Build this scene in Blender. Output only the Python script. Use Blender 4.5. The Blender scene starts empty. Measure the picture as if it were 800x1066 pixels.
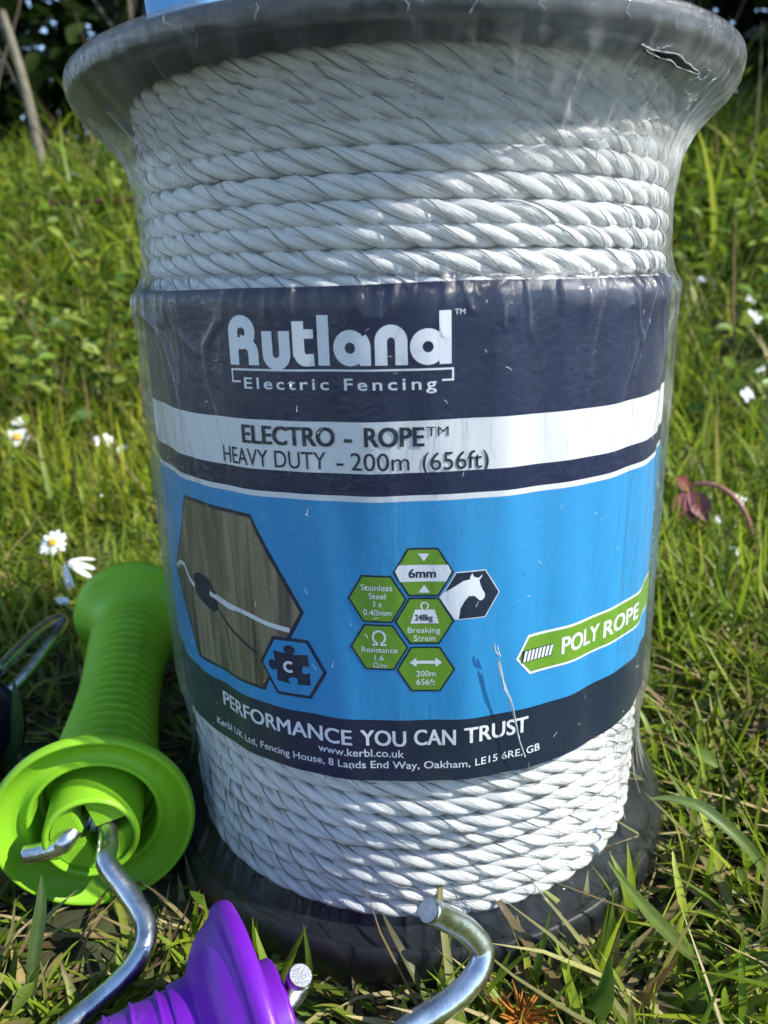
import bpy, bmesh, math, random
import numpy as np
from mathutils import Vector, Matrix

scene = bpy.context.scene
COL = scene.collection
RNG = np.random.default_rng(7)
random.seed(7)
PI = math.pi

# ------------------------------------------------------------------ camera
cam_d = bpy.data.cameras.new('camera')
cam = bpy.data.objects.new('camera', cam_d)
COL.objects.link(cam)
CY, CP, CR = -0.0337, -0.2945, -0.0298
F = Vector((math.sin(CY) * math.cos(CP), math.cos(CY) * math.cos(CP), math.sin(CP)))
r0 = Vector((math.cos(CY), -math.sin(CY), 0))
u0 = r0.cross(F)
Rv = r0 * math.cos(CR) + u0 * math.sin(CR)
Uv = -r0 * math.sin(CR) + u0 * math.cos(CR)
cam.matrix_world = Matrix(((Rv.x, Uv.x, -F.x, 0), (Rv.y, Uv.y, -F.y, -0.2866), (Rv.z, Uv.z, -F.z, 0), (0, 0, 0, 1)))
cam_d.sensor_fit = 'VERTICAL'
cam_d.sensor_height = 36
cam_d.lens = 36 * 801 / 1066
cam_d.clip_start = 0.01
cam_d.clip_end = 500
cam_d.dof.use_dof = True
cam_d.dof.focus_distance = 0.225
cam_d.dof.aperture_fstop = 15
scene.camera = cam

# ------------------------------------------------------------------ light
SUN_AZ, SUN_EL = math.radians(105), math.radians(40)     # azimuth clockwise from +Y
world = bpy.data.worlds.new('World')
scene.world = world
world.use_nodes = True
wn = world.node_tree
sky = wn.nodes.new('ShaderNodeTexSky')
sky.sky_type = 'NISHITA'
sky.sun_disc = False
sky.sun_elevation = SUN_EL
sky.sun_rotation = SUN_AZ
sky.ozone_density = 2.0
sky.dust_density = 0.0
bg = wn.nodes['Background']
bg.inputs['Strength'].default_value = 0.15
wn.links.new(sky.outputs[0], bg.inputs[0])
sun_d = bpy.data.lights.new('sun', 'SUN')
sun_d.energy = 4.0
sun_d.angle = math.radians(0.5)
sun_d.color = (1, 0.95, 0.86)
sun = bpy.data.objects.new('sun', sun_d)
COL.objects.link(sun)
sdir = Vector((math.sin(SUN_AZ) * math.cos(SUN_EL), math.cos(SUN_AZ) * math.cos(SUN_EL), math.sin(SUN_EL)))
sun.rotation_euler = sdir.to_track_quat('Z', 'Y').to_euler()
scene.view_settings.view_transform = 'Standard'
scene.view_settings.look = 'None'
scene.view_settings.exposure = 0.95
scene.view_settings.gamma = 1
scene.view_settings.use_curve_mapping = False
scene.render.engine = 'CYCLES'
scene.cycles.use_denoising = True
scene.cycles.max_bounces = 10
scene.cycles.transparent_max_bounces = 24
scene.cycles.caustics_reflective = False
scene.cycles.caustics_refractive = False

# ------------------------------------------------------------------ helpers
def tag(o, label=None, cat=None, group=None, kind=None):
    if label: o['label'] = label
    if cat: o['category'] = cat
    if group: o['group'] = group
    if kind: o['kind'] = kind
    return o

def empty(name, loc, label, cat, group=None):
    o = bpy.data.objects.new(name, None)
    COL.objects.link(o)
    o.location = loc
    o.empty_display_size = 0.02
    return tag(o, label, cat, group)

def link_mesh(name, me, mats, parent=None, local=True):
    """mesh data in world coordinates; shifted into the parent's frame"""
    o = bpy.data.objects.new(name, me)
    COL.objects.link(o)
    for m in (mats if isinstance(mats, (list, tuple)) else [mats]):
        me.materials.append(m)
    if parent is not None:
        o.parent = parent
        p, off = parent, Vector((0, 0, 0))
        while p is not None:
            off += p.location
            p = p.parent
        me.transform(Matrix.Translation(-off))
    return o

def np_mesh(name, V, Fc, smooth=True, mat_idx=None):
    """V (n,3) array, Fc (m,k) int array of equal-size faces"""
    V = np.asarray(V, dtype=np.float32)
    Fc = np.asarray(Fc, dtype=np.int32)
    me = bpy.data.meshes.new(name)
    m, k = Fc.shape
    me.vertices.add(len(V)); me.vertices.foreach_set('co', V.ravel())
    me.loops.add(m * k); me.loops.foreach_set('vertex_index', Fc.ravel())
    me.polygons.add(m)
    me.polygons.foreach_set('loop_start', np.arange(0, m * k, k, dtype=np.int32))
    me.polygons.foreach_set('loop_total', np.full(m, k, dtype=np.int32))
    me.polygons.foreach_set('use_smooth', np.full(m, smooth, dtype=bool))
    if mat_idx is not None:
        me.polygons.foreach_set('material_index', np.asarray(mat_idx, dtype=np.int32))
    me.update(calc_edges=True)
    return me

def grid_faces(nu, nv, wrap_u=False, wrap_v=False):
    """verts indexed i*nv+j"""
    iu = np.arange(nu if wrap_u else nu - 1)
    jv = np.arange(nv if wrap_v else nv - 1)
    I, J = np.meshgrid(iu, jv, indexing='ij')
    I2, J2 = (I + 1) % nu, (J + 1) % nv
    return np.stack([I * nv + J, I2 * nv + J, I2 * nv + J2, I * nv + J2], -1).reshape(-1, 4)

def attr(me, name, arr, typ='FLOAT'):
    a = me.attributes.new(name, typ, 'POINT')
    key = {'FLOAT': 'value', 'FLOAT_VECTOR': 'vector', 'FLOAT_COLOR': 'color'}[typ]
    a.data.foreach_set(key, np.asarray(arr, dtype=np.float32).ravel())

def catmull(P, n=10):
    P = [Vector(p) for p in P]
    Q = [P[0] * 2 - P[1]] + P + [P[-1] * 2 - P[-2]]
    out = []
    for i in range(1, len(Q) - 2):
        a, b, c, d = Q[i - 1:i + 3]
        for k in range(n):
            t = k / n
            out.append(0.5 * ((2 * b) + (c - a) * t + (2 * a - 5 * b + 4 * c - d) * t * t + (3 * b - a - 3 * c + d) * t ** 3))
    out.append(P[-1])
    return out

def tube_vf(path, rad, sides=14, caps=True, base=0):
    """sweep; rad number or list; returns verts, quads, tris"""
    n = len(path)
    path = [Vector(p) for p in path]
    rads = rad if isinstance(rad, (list, tuple, np.ndarray)) else [rad] * n
    T = [((path[min(i + 1, n - 1)] - path[max(i - 1, 0)]).normalized()) for i in range(n)]
    nrm = T[0].orthogonal().normalized()
    V = []
    for i in range(n):
        nrm = (nrm - T[i] * nrm.dot(T[i])).normalized()
        b = T[i].cross(nrm)
        for s in range(sides):
            a = 2 * PI * s / sides
            V.append(path[i] + (nrm * math.cos(a) + b * math.sin(a)) * rads[i])
    Q = [[base + q for q in f] for f in grid_faces(n, sides, False, True)]
    Q = [f[::-1] for f in Q]
    C = []
    if caps:
        C = [[base + s for s in range(sides)], [base + (n - 1) * sides + s for s in reversed(range(sides))]]
    return V, Q, C

def tube(name, path, rad, mat, parent=None, sides=14, caps=True, chamfer=0.0):
    if chamfer:
        path = [Vector(p) for p in path]
        n = len(path)
        rads = [rad] * n
        d0 = (path[0] - path[1]).normalized(); d1 = (path[-1] - path[-2]).normalized()
        path = [path[0] + d0 * chamfer] + path + [path[-1] + d1 * chamfer]
        rad = [rads[0] - chamfer] + rads + [rads[-1] - chamfer]
    V, Q, C = tube_vf(path, rad, sides, caps)
    me = bpy.data.meshes.new(name)
    me.from_pydata(V, [], Q + C)
    sm = [True] * len(Q) + [False] * len(C)
    me.polygons.foreach_set('use_smooth', sm)
    me.update()
    return link_mesh(name, me, mat, parent)

def multi_tube(name, items, mat, parent=None, sides=6):
    V, Fc = [], []
    for path, rad in items:
        v, q, c = tube_vf(path, rad, sides, True, len(V))
        V += v; Fc += q + c
    me = bpy.data.meshes.new(name)
    me.from_pydata(V, [], Fc)
    me.polygons.foreach_set('use_smooth', [True] * len(Fc))
    me.update()
    return link_mesh(name, me, mat, parent)

def lathe(name, prof, origin, axis, mat, parent=None, n=96, sharp=35):
    """prof: (t along axis, r)"""
    axis = Vector(axis).normalized()
    e1 = Vector((0, 0, 1)).cross(axis)
    if e1.length < 1e-4: e1 = Vector((1, 0, 0))
    e1.normalize(); e2 = axis.cross(e1)
    O = Vector(origin)
    V = []
    for k in range(n):
        a = 2 * PI * k / n
        d = e1 * math.cos(a) + e2 * math.sin(a)
        for t, r in prof:
            V.append(O + axis * t + d * r)
    me = np_mesh(name, [tuple(v) for v in V], grid_faces(n, len(prof), True, False))
    bm = bmesh.new(); bm.from_mesh(me)
    bmesh.ops.remove_doubles(bm, verts=bm.verts, dist=1e-6)
    bmesh.ops.recalc_face_normals(bm, faces=bm.faces)
    for e in bm.edges:
        if len(e.link_faces) == 2 and e.calc_face_angle(0) > math.radians(sharp): e.smooth = False
    bm.to_mesh(me); bm.free()
    return link_mesh(name, me, mat, parent)

def round_prof(pts, rad=0.001, n=4):
    """fillet interior corners of a profile"""
    out = [pts[0]]
    for i in range(1, len(pts) - 1):
        a, b, c = Vector(pts[i - 1]), Vector(pts[i]), Vector(pts[i + 1])
        d1, d2 = (a - b), (c - b)
        rr = min(rad, d1.length * .45, d2.length * .45)
        p, q = b + d1.normalized() * rr, b + d2.normalized() * rr
        for k in range(n + 1):
            t = k / n
            out.append(tuple(p * (1 - t) ** 2 + b * 2 * t * (1 - t) + q * t * t))
    out.append(pts[-1])
    return out

# smooth lattice noise on arrays
def vnoise(x, y, seed=0):
    g = np.random.default_rng(seed).random((64, 64))
    xi, yi = np.floor(x).astype(int), np.floor(y).astype(int)
    fx, fy = x - xi, y - yi
    fx = fx * fx * (3 - 2 * fx); fy = fy * fy * (3 - 2 * fy)
    G = lambda a, b: g[a % 64, b % 64]
    return (G(xi, yi) * (1 - fx) + G(xi + 1, yi) * fx) * (1 - fy) + (G(xi, yi + 1) * (1 - fx) + G(xi + 1, yi + 1) * fx) * fy

# ------------------------------------------------------------------ materials
def mat_new(name):
    m = bpy.data.materials.new(name)
    m.use_nodes = True
    nt = m.node_tree
    return m, nt, nt.nodes['Principled BSDF'], nt.nodes['Material Output']

def plastic(name, col, rough=0.4, var=0.08, bump=0.15, scale=120, sss=0.0, spec=0.28, coat=0.0, metal=0.0, dirt=None):
    m, nt, b, out = mat_new(name)
    N, L = nt.nodes, nt.links
    tc = N.new('ShaderNodeTexCoord')
    n1 = N.new('ShaderNodeTexNoise'); n1.inputs['Scale'].default_value = scale; n1.inputs['Detail'].default_value = 6
    L.new(tc.outputs['Object'], n1.inputs['Vector'])
    mx = N.new('ShaderNodeMix'); mx.data_type = 'RGBA'
    mx.inputs['A'].default_value = (*[c * (1 - var) for c in col], 1)
    mx.inputs['B'].default_value = (*[min(1, c * (1 + var)) for c in col], 1)
    L.new(n1.outputs['Fac'], mx.inputs['Factor'])
    colout = mx.outputs['Result']
    if dirt:
        n2 = N.new('ShaderNodeTexNoise'); n2.inputs['Scale'].default_value = 55; n2.inputs['Detail'].default_value = 8; n2.inputs['Roughness'].default_value = .7
        L.new(tc.outputs['Object'], n2.inputs['Vector'])
        cr = N.new('ShaderNodeValToRGB'); cr.color_ramp.elements[0].position = .56; cr.color_ramp.elements[1].position = .75
        L.new(n2.outputs['Fac'], cr.inputs['Fac'])
        mu = N.new('ShaderNodeMath'); mu.operation = 'MULTIPLY'; mu.inputs[1].default_value = dirt[1]
        L.new(cr.outputs['Color'], mu.inputs[0])
        m2 = N.new('ShaderNodeMix'); m2.data_type = 'RGBA'; m2.inputs['B'].default_value = (*dirt[0], 1)
        L.new(mu.outputs[0], m2.inputs['Factor']); L.new(colout, m2.inputs['A'])
        colout = m2.outputs['Result']
    L.new(colout, b.inputs['Base Color'])
    b.inputs['Roughness'].default_value = rough
    b.inputs['Metallic'].default_value = metal
    b.inputs['Specular IOR Level'].default_value = spec
    b.inputs['Coat Weight'].default_value = coat
    if sss:
        b.inputs['Subsurface Weight'].default_value = sss
        b.inputs['Subsurface Radius'].default_value = (1, .8, .3)
        b.inputs['Subsurface Scale'].default_value = 0.004
    if bump:
        n3 = N.new('ShaderNodeTexNoise'); n3.inputs['Scale'].default_value = scale * 6; n3.inputs['Detail'].default_value = 3
        L.new(tc.outputs['Object'], n3.inputs['Vector'])
        bp = N.new('ShaderNodeBump'); bp.inputs['Strength'].default_value = bump; bp.inputs['Distance'].default_value = .0004
        L.new(n3.outputs['Fac'], bp.inputs['Height']); L.new(bp.outputs[0], b.inputs['Normal'])
    return m

def ink(name, col, rough=0.38):
    return plastic(name, col, rough, var=.05, bump=0.05, scale=300)

M_NAVY = ink('printed navy', (.004, .011, .048))
M_WHITE = ink('printed white', (.68, .69, .71))
M_BLUE = ink('printed blue', (.026, .265, .56))
M_SLATE = ink('printed slate', (.008, .019, .042))
M_GREEN = ink('printed green', (.14, .30, .022))
M_TEXT = ink('white lettering', (.72, .74, .80))
M_DARKTEXT = ink('dark lettering', (.012, .02, .04))
M_GREY = ink('grey lettering', (.42, .46, .52))
M_SPOOL = plastic('black spool plastic', (.011, .013, .016), .45, var=.25, bump=.25, scale=70, dirt=((.10, .09, .075), .22))
M_HANDLE = plastic('lime green plastic', (.21, .46, .020), .40, var=.08, bump=.18, scale=60, sss=.08, dirt=((.12, .15, .03), .5))
M_PURPLE = plastic('purple plastic', (.135, .011, .36), .36, var=.06, bump=.10, scale=60, sss=.15, dirt=((.2, .12, .4), .35))
M_BLACKH = plastic('dark navy plastic', (.008, .010, .02), .35, var=.2, bump=.12, scale=60)
M_TUB = plastic('pale blue plastic', (.16, .42, .80), .35, var=.05, bump=.1, scale=60, sss=.2)
M_CORE = plastic('spool core plastic', (.30, .30, .30), .6)

def steel_mat():
    m, nt, b, out = mat_new('zinc plated steel')
    N, L = nt.nodes, nt.links
    tc = N.new('ShaderNodeTexCoord')
    n1 = N.new('ShaderNodeTexNoise'); n1.inputs['Scale'].default_value = 160; n1.inputs['Detail'].default_value = 8
    L.new(tc.outputs['Object'], n1.inputs['Vector'])
    cr = N.new('ShaderNodeValToRGB')
    cr.color_ramp.elements[0].color = (.42, .44, .47, 1); cr.color_ramp.elements[1].color = (.74, .76, .78, 1)
    cr.color_ramp.elements[0].position = .3; cr.color_ramp.elements[1].position = .65
    L.new(n1.outputs['Fac'], cr.inputs['Fac']); L.new(cr.outputs[0], b.inputs['Base Color'])
    b.inputs['Metallic'].default_value = 1
    mr = N.new('ShaderNodeMapRange'); mr.inputs['To Min'].default_value = .16; mr.inputs['To Max'].default_value = .38
    L.new(n1.outputs['Fac'], mr.inputs['Value']); L.new(mr.outputs[0], b.inputs['Roughness'])
    n3 = N.new('ShaderNodeTexNoise'); n3.inputs['Scale'].default_value = 420; n3.inputs['Detail'].default_value = 5
    L.new(tc.outputs['Object'], n3.inputs['Vector'])
    bp = N.new('ShaderNodeBump'); bp.inputs['Strength'].default_value = .25; bp.inputs['Distance'].default_value = .0005
    L.new(n3.outputs['Fac'], bp.inputs['Height']); L.new(bp.outputs[0], b.inputs['Normal'])
    return m
M_STEEL = steel_mat()
M_CUT = plastic('sawn steel end', (.36, .38, .41), .5, var=.5, bump=.9, scale=400, metal=.7)
M_WIRE = plastic('thin steel filament', (.15, .155, .16), .35, var=.3, bump=0, metal=.8)

def rope_mat():
    m, nt, b, out = mat_new('white polymer rope')
    N, L = nt.nodes, nt.links
    at = N.new('ShaderNodeAttribute'); at.attribute_name = 'fib'
    mp = N.new('ShaderNodeMapping'); mp.inputs['Scale'].default_value = (55, 6, 6)
    L.new(at.outputs['Vector'], mp.inputs['Vector'])
    n1 = N.new('ShaderNodeTexNoise'); n1.inputs['Scale'].default_value = 1; n1.inputs['Detail'].default_value = 4
    L.new(mp.outputs[0], n1.inputs['Vector'])
    bp = N.new('ShaderNodeBump'); bp.inputs['Strength'].default_value = 1.0; bp.inputs['Distance'].default_value = .0009
    L.new(n1.outputs['Fac'], bp.inputs['Height'])
    cr = N.new('ShaderNodeValToRGB')
    cr.color_ramp.elements[0].color = (.56, .56, .545, 1); cr.color_ramp.elements[1].color = (.84, .84, .825, 1)
    cr.color_ramp.elements[0].position = .3; cr.color_ramp.elements[1].position = .6
    L.new(n1.outputs['Fac'], cr.inputs['Fac'])
    L.new(cr.outputs[0], b.inputs['Base Color'])
    b.inputs['Roughness'].default_value = .5
    b.inputs['Subsurface Weight'].default_value = .25
    b.inputs['Subsurface Radius'].default_value = (1, 1, 1)
    b.inputs['Subsurface Scale'].default_value = .002
    L.new(bp.outputs[0], b.inputs['Normal'])
    return m
M_ROPE = rope_mat()

def film_mat():
    m, nt, b, out = mat_new('clear shrink wrap')
    N, L = nt.nodes, nt.links
    N.remove(b)
    tc = N.new('ShaderNodeTexCoord')
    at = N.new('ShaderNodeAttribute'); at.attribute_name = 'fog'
    av = N.new('ShaderNodeAttribute'); av.attribute_name = 'fuv'      # (arc length, height) in mm
    # crinkle: streaks running up the wrap, plus fine scuffs
    mp = N.new('ShaderNodeMapping'); mp.inputs['Scale'].default_value = (.22, .035, 1)
    L.new(av.outputs['Vector'], mp.inputs['Vector'])
    n1 = N.new('ShaderNodeTexNoise'); n1.inputs['Scale'].default_value = 1; n1.inputs['Detail'].default_value = 5; n1.inputs['Roughness'].default_value = .55
    L.new(mp.outputs[0], n1.inputs['Vector'])
    mp2 = N.new('ShaderNodeMapping'); mp2.inputs['Scale'].default_value = (.5, .5, 1)
    L.new(av.outputs['Vector'], mp2.inputs['Vector'])
    n2 = N.new('ShaderNodeTexNoise'); n2.inputs['Scale'].default_value = 1; n2.inputs['Detail'].default_value = 7; n2.inputs['Roughness'].default_value = .6; n2.inputs['Distortion'].default_value = .8
    L.new(mp2.outputs[0], n2.inputs['Vector'])
    ab = N.new('ShaderNodeMath'); ab.operation = 'MULTIPLY_ADD'; ab.inputs[1].default_value = 2; ab.inputs[2].default_value = -1
    L.new(n1.outputs['Fac'], ab.inputs[0])
    a2 = N.new('ShaderNodeMath'); a2.operation = 'ABSOLUTE'; L.new(ab.outputs[0], a2.inputs[0])
    a3 = N.new('ShaderNodeMath'); a3.operation = 'SUBTRACT'; a3.inputs[0].default_value = 1; L.new(a2.outputs[0], a3.inputs[1])
    a4 = N.new('ShaderNodeMath'); a4.operation = 'POWER'; a4.inputs[1].default_value = 14; L.new(a3.outputs[0], a4.inputs[0])
    a5 = N.new('ShaderNodeMath'); a5.operation = 'MULTIPLY_ADD'; a5.inputs[1].default_value = .16; L.new(a4.outputs[0], a5.inputs[0]); L.new(n1.outputs['Fac'], a5.inputs[2])
    b1 = N.new('ShaderNodeBump'); b1.inputs['Strength'].default_value = .40; b1.inputs['Distance'].default_value = .0022
    L.new(a5.outputs[0], b1.inputs['Height'])
    b2 = N.new('ShaderNodeBump'); b2.inputs['Strength'].default_value = .55; b2.inputs['Distance'].default_value = .0008
    L.new(n2.outputs['Fac'], b2.inputs['Height']); L.new(b1.outputs[0], b2.inputs['Normal'])
    # fine scratches
    mp3 = N.new('ShaderNodeMapping'); mp3.inputs['Scale'].default_value = (.55, .12, 1); mp3.inputs['Rotation'].default_value = (0, 0, .5)
    L.new(av.outputs['Vector'], mp3.inputs['Vector'])
    n3 = N.new('ShaderNodeTexNoise'); n3.inputs['Scale'].default_value = 1.6; n3.inputs['Detail'].default_value = 9; n3.inputs['Roughness'].default_value = .75; n3.inputs['Distortion'].default_value = 2.0
    L.new(mp3.outputs[0], n3.inputs['Vector'])
    cr = N.new('ShaderNodeValToRGB'); cr.color_ramp.elements[0].position = .60; cr.color_ramp.elements[1].position = .74
    L.new(n3.outputs['Fac'], cr.inputs['Fac'])
    sc = N.new('ShaderNodeMath'); sc.operation = 'MULTIPLY'; sc.inputs[1].default_value = .06
    L.new(cr.outputs['Color'], sc.inputs[0])
    # fog modulated by cloudy noise
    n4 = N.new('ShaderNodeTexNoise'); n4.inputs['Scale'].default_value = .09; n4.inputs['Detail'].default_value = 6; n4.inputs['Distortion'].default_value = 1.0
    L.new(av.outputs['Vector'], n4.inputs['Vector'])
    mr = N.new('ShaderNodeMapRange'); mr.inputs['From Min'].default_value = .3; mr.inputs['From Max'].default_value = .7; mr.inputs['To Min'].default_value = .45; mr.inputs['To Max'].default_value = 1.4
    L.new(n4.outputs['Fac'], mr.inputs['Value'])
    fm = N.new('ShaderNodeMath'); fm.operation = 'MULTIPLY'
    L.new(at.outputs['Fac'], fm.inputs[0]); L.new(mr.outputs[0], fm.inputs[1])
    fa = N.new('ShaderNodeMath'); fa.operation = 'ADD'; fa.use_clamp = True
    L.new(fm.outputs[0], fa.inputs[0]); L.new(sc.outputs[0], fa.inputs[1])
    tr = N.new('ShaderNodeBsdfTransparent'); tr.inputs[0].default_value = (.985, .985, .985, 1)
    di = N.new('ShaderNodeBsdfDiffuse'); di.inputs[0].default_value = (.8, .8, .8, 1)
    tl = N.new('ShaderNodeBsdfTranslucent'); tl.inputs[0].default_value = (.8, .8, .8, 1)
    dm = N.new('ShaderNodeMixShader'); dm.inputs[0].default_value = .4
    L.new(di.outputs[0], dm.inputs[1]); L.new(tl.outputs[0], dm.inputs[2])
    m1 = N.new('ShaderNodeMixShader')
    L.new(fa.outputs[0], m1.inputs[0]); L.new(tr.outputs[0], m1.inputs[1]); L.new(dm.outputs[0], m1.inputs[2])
    gl = N.new('ShaderNodeBsdfGlossy'); gl.inputs['Roughness'].default_value = .10
    L.new(b2.outputs[0], gl.inputs['Normal'])
    fr = N.new('ShaderNodeFresnel')
    ge = N.new('ShaderNodeNewGeometry')
    io = N.new('ShaderNodeMapRange'); io.inputs['To Min'].default_value = 1.5; io.inputs['To Max'].default_value = 1 / 1.5
    L.new(ge.outputs['Backfacing'], io.inputs['Value']); L.new(io.outputs[0], fr.inputs['IOR'])
    L.new(b1.outputs[0], fr.inputs['Normal'])
    fx = N.new('ShaderNodeMath'); fx.operation = 'MULTIPLY'; fx.inputs[1].default_value = 1.0; fx.use_clamp = True
    L.new(fr.outputs[0], fx.inputs[0])
    m2 = N.new('ShaderNodeMixShader')
    L.new(fx.outputs[0], m2.inputs[0]); L.new(m1.outputs[0], m2.inputs[1]); L.new(gl.outputs[0], m2.inputs[2])
    L.new(m2.outputs[0], out.inputs['Surface'])
    return m
M_FILM = film_mat()
M_FRAY = plastic('frayed white film', (.46, .48, .50), .3, bump=0)

def leaf_mat(name, trans=.4, rough=.42, spec=.4):
    m, nt, b, out = mat_new(name)
    N, L = nt.nodes, nt.links
    at = N.new('ShaderNodeAttribute'); at.attribute_name = 'tint'
    tc = N.new('ShaderNodeTexCoord')
    n1 = N.new('ShaderNodeTexNoise'); n1.inputs['Scale'].default_value = 260; n1.inputs['Detail'].default_value = 4
    L.new(tc.outputs['Object'], n1.inputs['Vector'])
    mr = N.new('ShaderNodeMapRange'); mr.inputs['To Min'].default_value = .7; mr.inputs['To Max'].default_value = 1.3
    L.new(n1.outputs['Fac'], mr.inputs['Value'])
    mu = N.new('ShaderNodeMix'); mu.data_type = 'RGBA'; mu.blend_type = 'MULTIPLY'; mu.inputs['Factor'].default_value = 1
    L.new(at.outputs['Color'], mu.inputs['A']); L.new(mr.outputs[0], mu.inputs['B'])
    L.new(mu.outputs['Result'], b.inputs['Base Color'])
    b.inputs['Roughness'].default_value = rough; b.inputs['Specular IOR Level'].default_value = spec
    tl = N.new('ShaderNodeBsdfTranslucent'); L.new(mu.outputs['Result'], tl.inputs[0])
    mx = N.new('ShaderNodeMixShader'); mx.inputs[0].default_value = trans
    L.new(b.outputs[0], mx.inputs[1]); L.new(tl.outputs[0], mx.inputs[2]); L.new(mx.outputs[0], out.inputs['Surface'])
    return m
M_GRASS = leaf_mat('grass blade', .55)
M_DRY = leaf_mat('dry straw', .25, .6, .2)
M_LEAF = leaf_mat('small green leaf', .35)
M_HEDGE = leaf_mat('hedge leaf', .3)
M_PETAL = plastic('white petal', (.78, .78, .76), .6, var=.06, bump=.1, scale=300, sss=.3)
M_YOLK = plastic('yellow flower centre', (.70, .36, .03), .7, var=.3, bump=.8, scale=300)
M_STEM = plastic('flower stem', (.07, .13, .03), .5)
M_TWIG = plastic('grey twig bark', (.12, .095, .07), .8, var=.4, bump=.6, scale=90)
M_STICK = plastic('weathered bark', (.17, .15, .11), .85, var=.45, bump=.8, scale=50)
M_RUST = plastic('red brown stem', (.10, .035, .025), .7, var=.3, bump=.3)
M_MAROON = plastic('maroon leaf', (.20, .055, .06), .5, var=.35, bump=.5, scale=120)
M_DEADFL = plastic('withered orange petal', (.34, .13, .015), .7, var=.4, bump=.4, scale=250)

def soil_mat():
    m, nt, b, out = mat_new('soil under turf')
    N, L = nt.nodes, nt.links
    tc = N.new('ShaderNodeTexCoord')
    n1 = N.new('ShaderNodeTexNoise'); n1.inputs['Scale'].default_value = 30; n1.inputs['Detail'].default_value = 10
    L.new(tc.outputs['Object'], n1.inputs['Vector'])
    cr = N.new('ShaderNodeValToRGB')
    cr.color_ramp.elements[0].color = (.018, .016, .008, 1); cr.color_ramp.elements[1].color = (.06, .075, .02, 1)
    cr.color_ramp.elements[0].position = .35; cr.color_ramp.elements[1].position = .7
    L.new(n1.outputs['Fac'], cr.inputs['Fac']); L.new(cr.outputs[0], b.inputs['Base Color'])
    b.inputs['Roughness'].default_value = .9
    bp = N.new('ShaderNodeBump'); bp.inputs['Strength'].default_value = .8; bp.inputs['Distance'].default_value = .01
    L.new(n1.outputs['Fac'], bp.inputs['Height']); L.new(bp.outputs[0], b.inputs['Normal'])
    return m
M_SOIL = soil_mat()

# ------------------------------------------------------------------ ground
G0 = -0.213
def ground_z(x, y):
    x = np.asarray(x, float); y = np.asarray(y, float)
    t = np.clip((y - .40) / 1.35, 0, 1)
    rise = .40 * t * t * (3 - 2 * t)
    side = .05 * np.clip((x - .3) / .8, 0, 1) * np.clip((y + .1) / .8, 0, 1)
    return G0 + rise + side + .006 * (vnoise(x * 9 + 20, y * 9 + 20, 3) - .5) * np.clip(np.hypot(x, y) * 6 - 1, 0, 1) - .012 * np.exp(-((x + .05) / .05) ** 2 - ((y + .16) / .04) ** 2)

def build_ground():
    ax = np.concatenate([-np.geomspace(1.5, 60, 18)[::-1], np.linspace(-1.45, 1.45, 100), np.geomspace(1.5, 60, 18)])
    ay = np.concatenate([-np.geomspace(.6, 60, 18)[::-1], np.linspace(-.58, 3.0, 120), np.geomspace(3.05, 60, 18)])
    X, Y = np.meshgrid(ax, ay, indexing='ij')
    V = np.stack([X, Y, ground_z(X, Y)], -1).reshape(-1, 3)
    o = link_mesh('ground', np_mesh('ground', V, grid_faces(len(ax), len(ay))), M_SOIL)
    tag(o, kind='structure')
build_ground()

# ------------------------------------------------------------------ the spool
spool = empty('rope_spool', (0, 0, G0), 'large black spool of white rope in clear wrap with a navy and blue printed label', 'rope spool')

# flanges
top_prof = round_prof([(.0550, .030), (.0550, .0965), (.0528, .0985), (.0528, .1025), (.0540, .1046), (.0575, .1046), (.0590, .1030), (.0590, .0985), (.0575, .0965), (.0575, .030), (.0550, .030)], .0010, 4)
lathe('flange', top_prof, (0, 0, 0), (0, 0, 1), M_SPOOL, spool, 160)
bot_prof = round_prof([(-.2020, .030), (-.2020, .0960), (-.1990, .0975), (-.1990, .0995), (-.2015, .1010), (-.2100, .1010), (-.2115, .0995), (-.2115, .030), (-.2020, .030)], .0012, 4)
lathe('flange', bot_prof, (0, 0, 0), (0, 0, 1), M_SPOOL, spool, 160)
core_prof = [(-.201, .030), (-.201, .0720), (-.149, .0720), (-.149, .0845), (.0035, .0845), (.0035, .0720), (.0552, .0720), (.0552, .030)]
lathe('core', core_prof, (0, 0, 0), (0, 0, 1), M_CORE, spool, 120)

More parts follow.
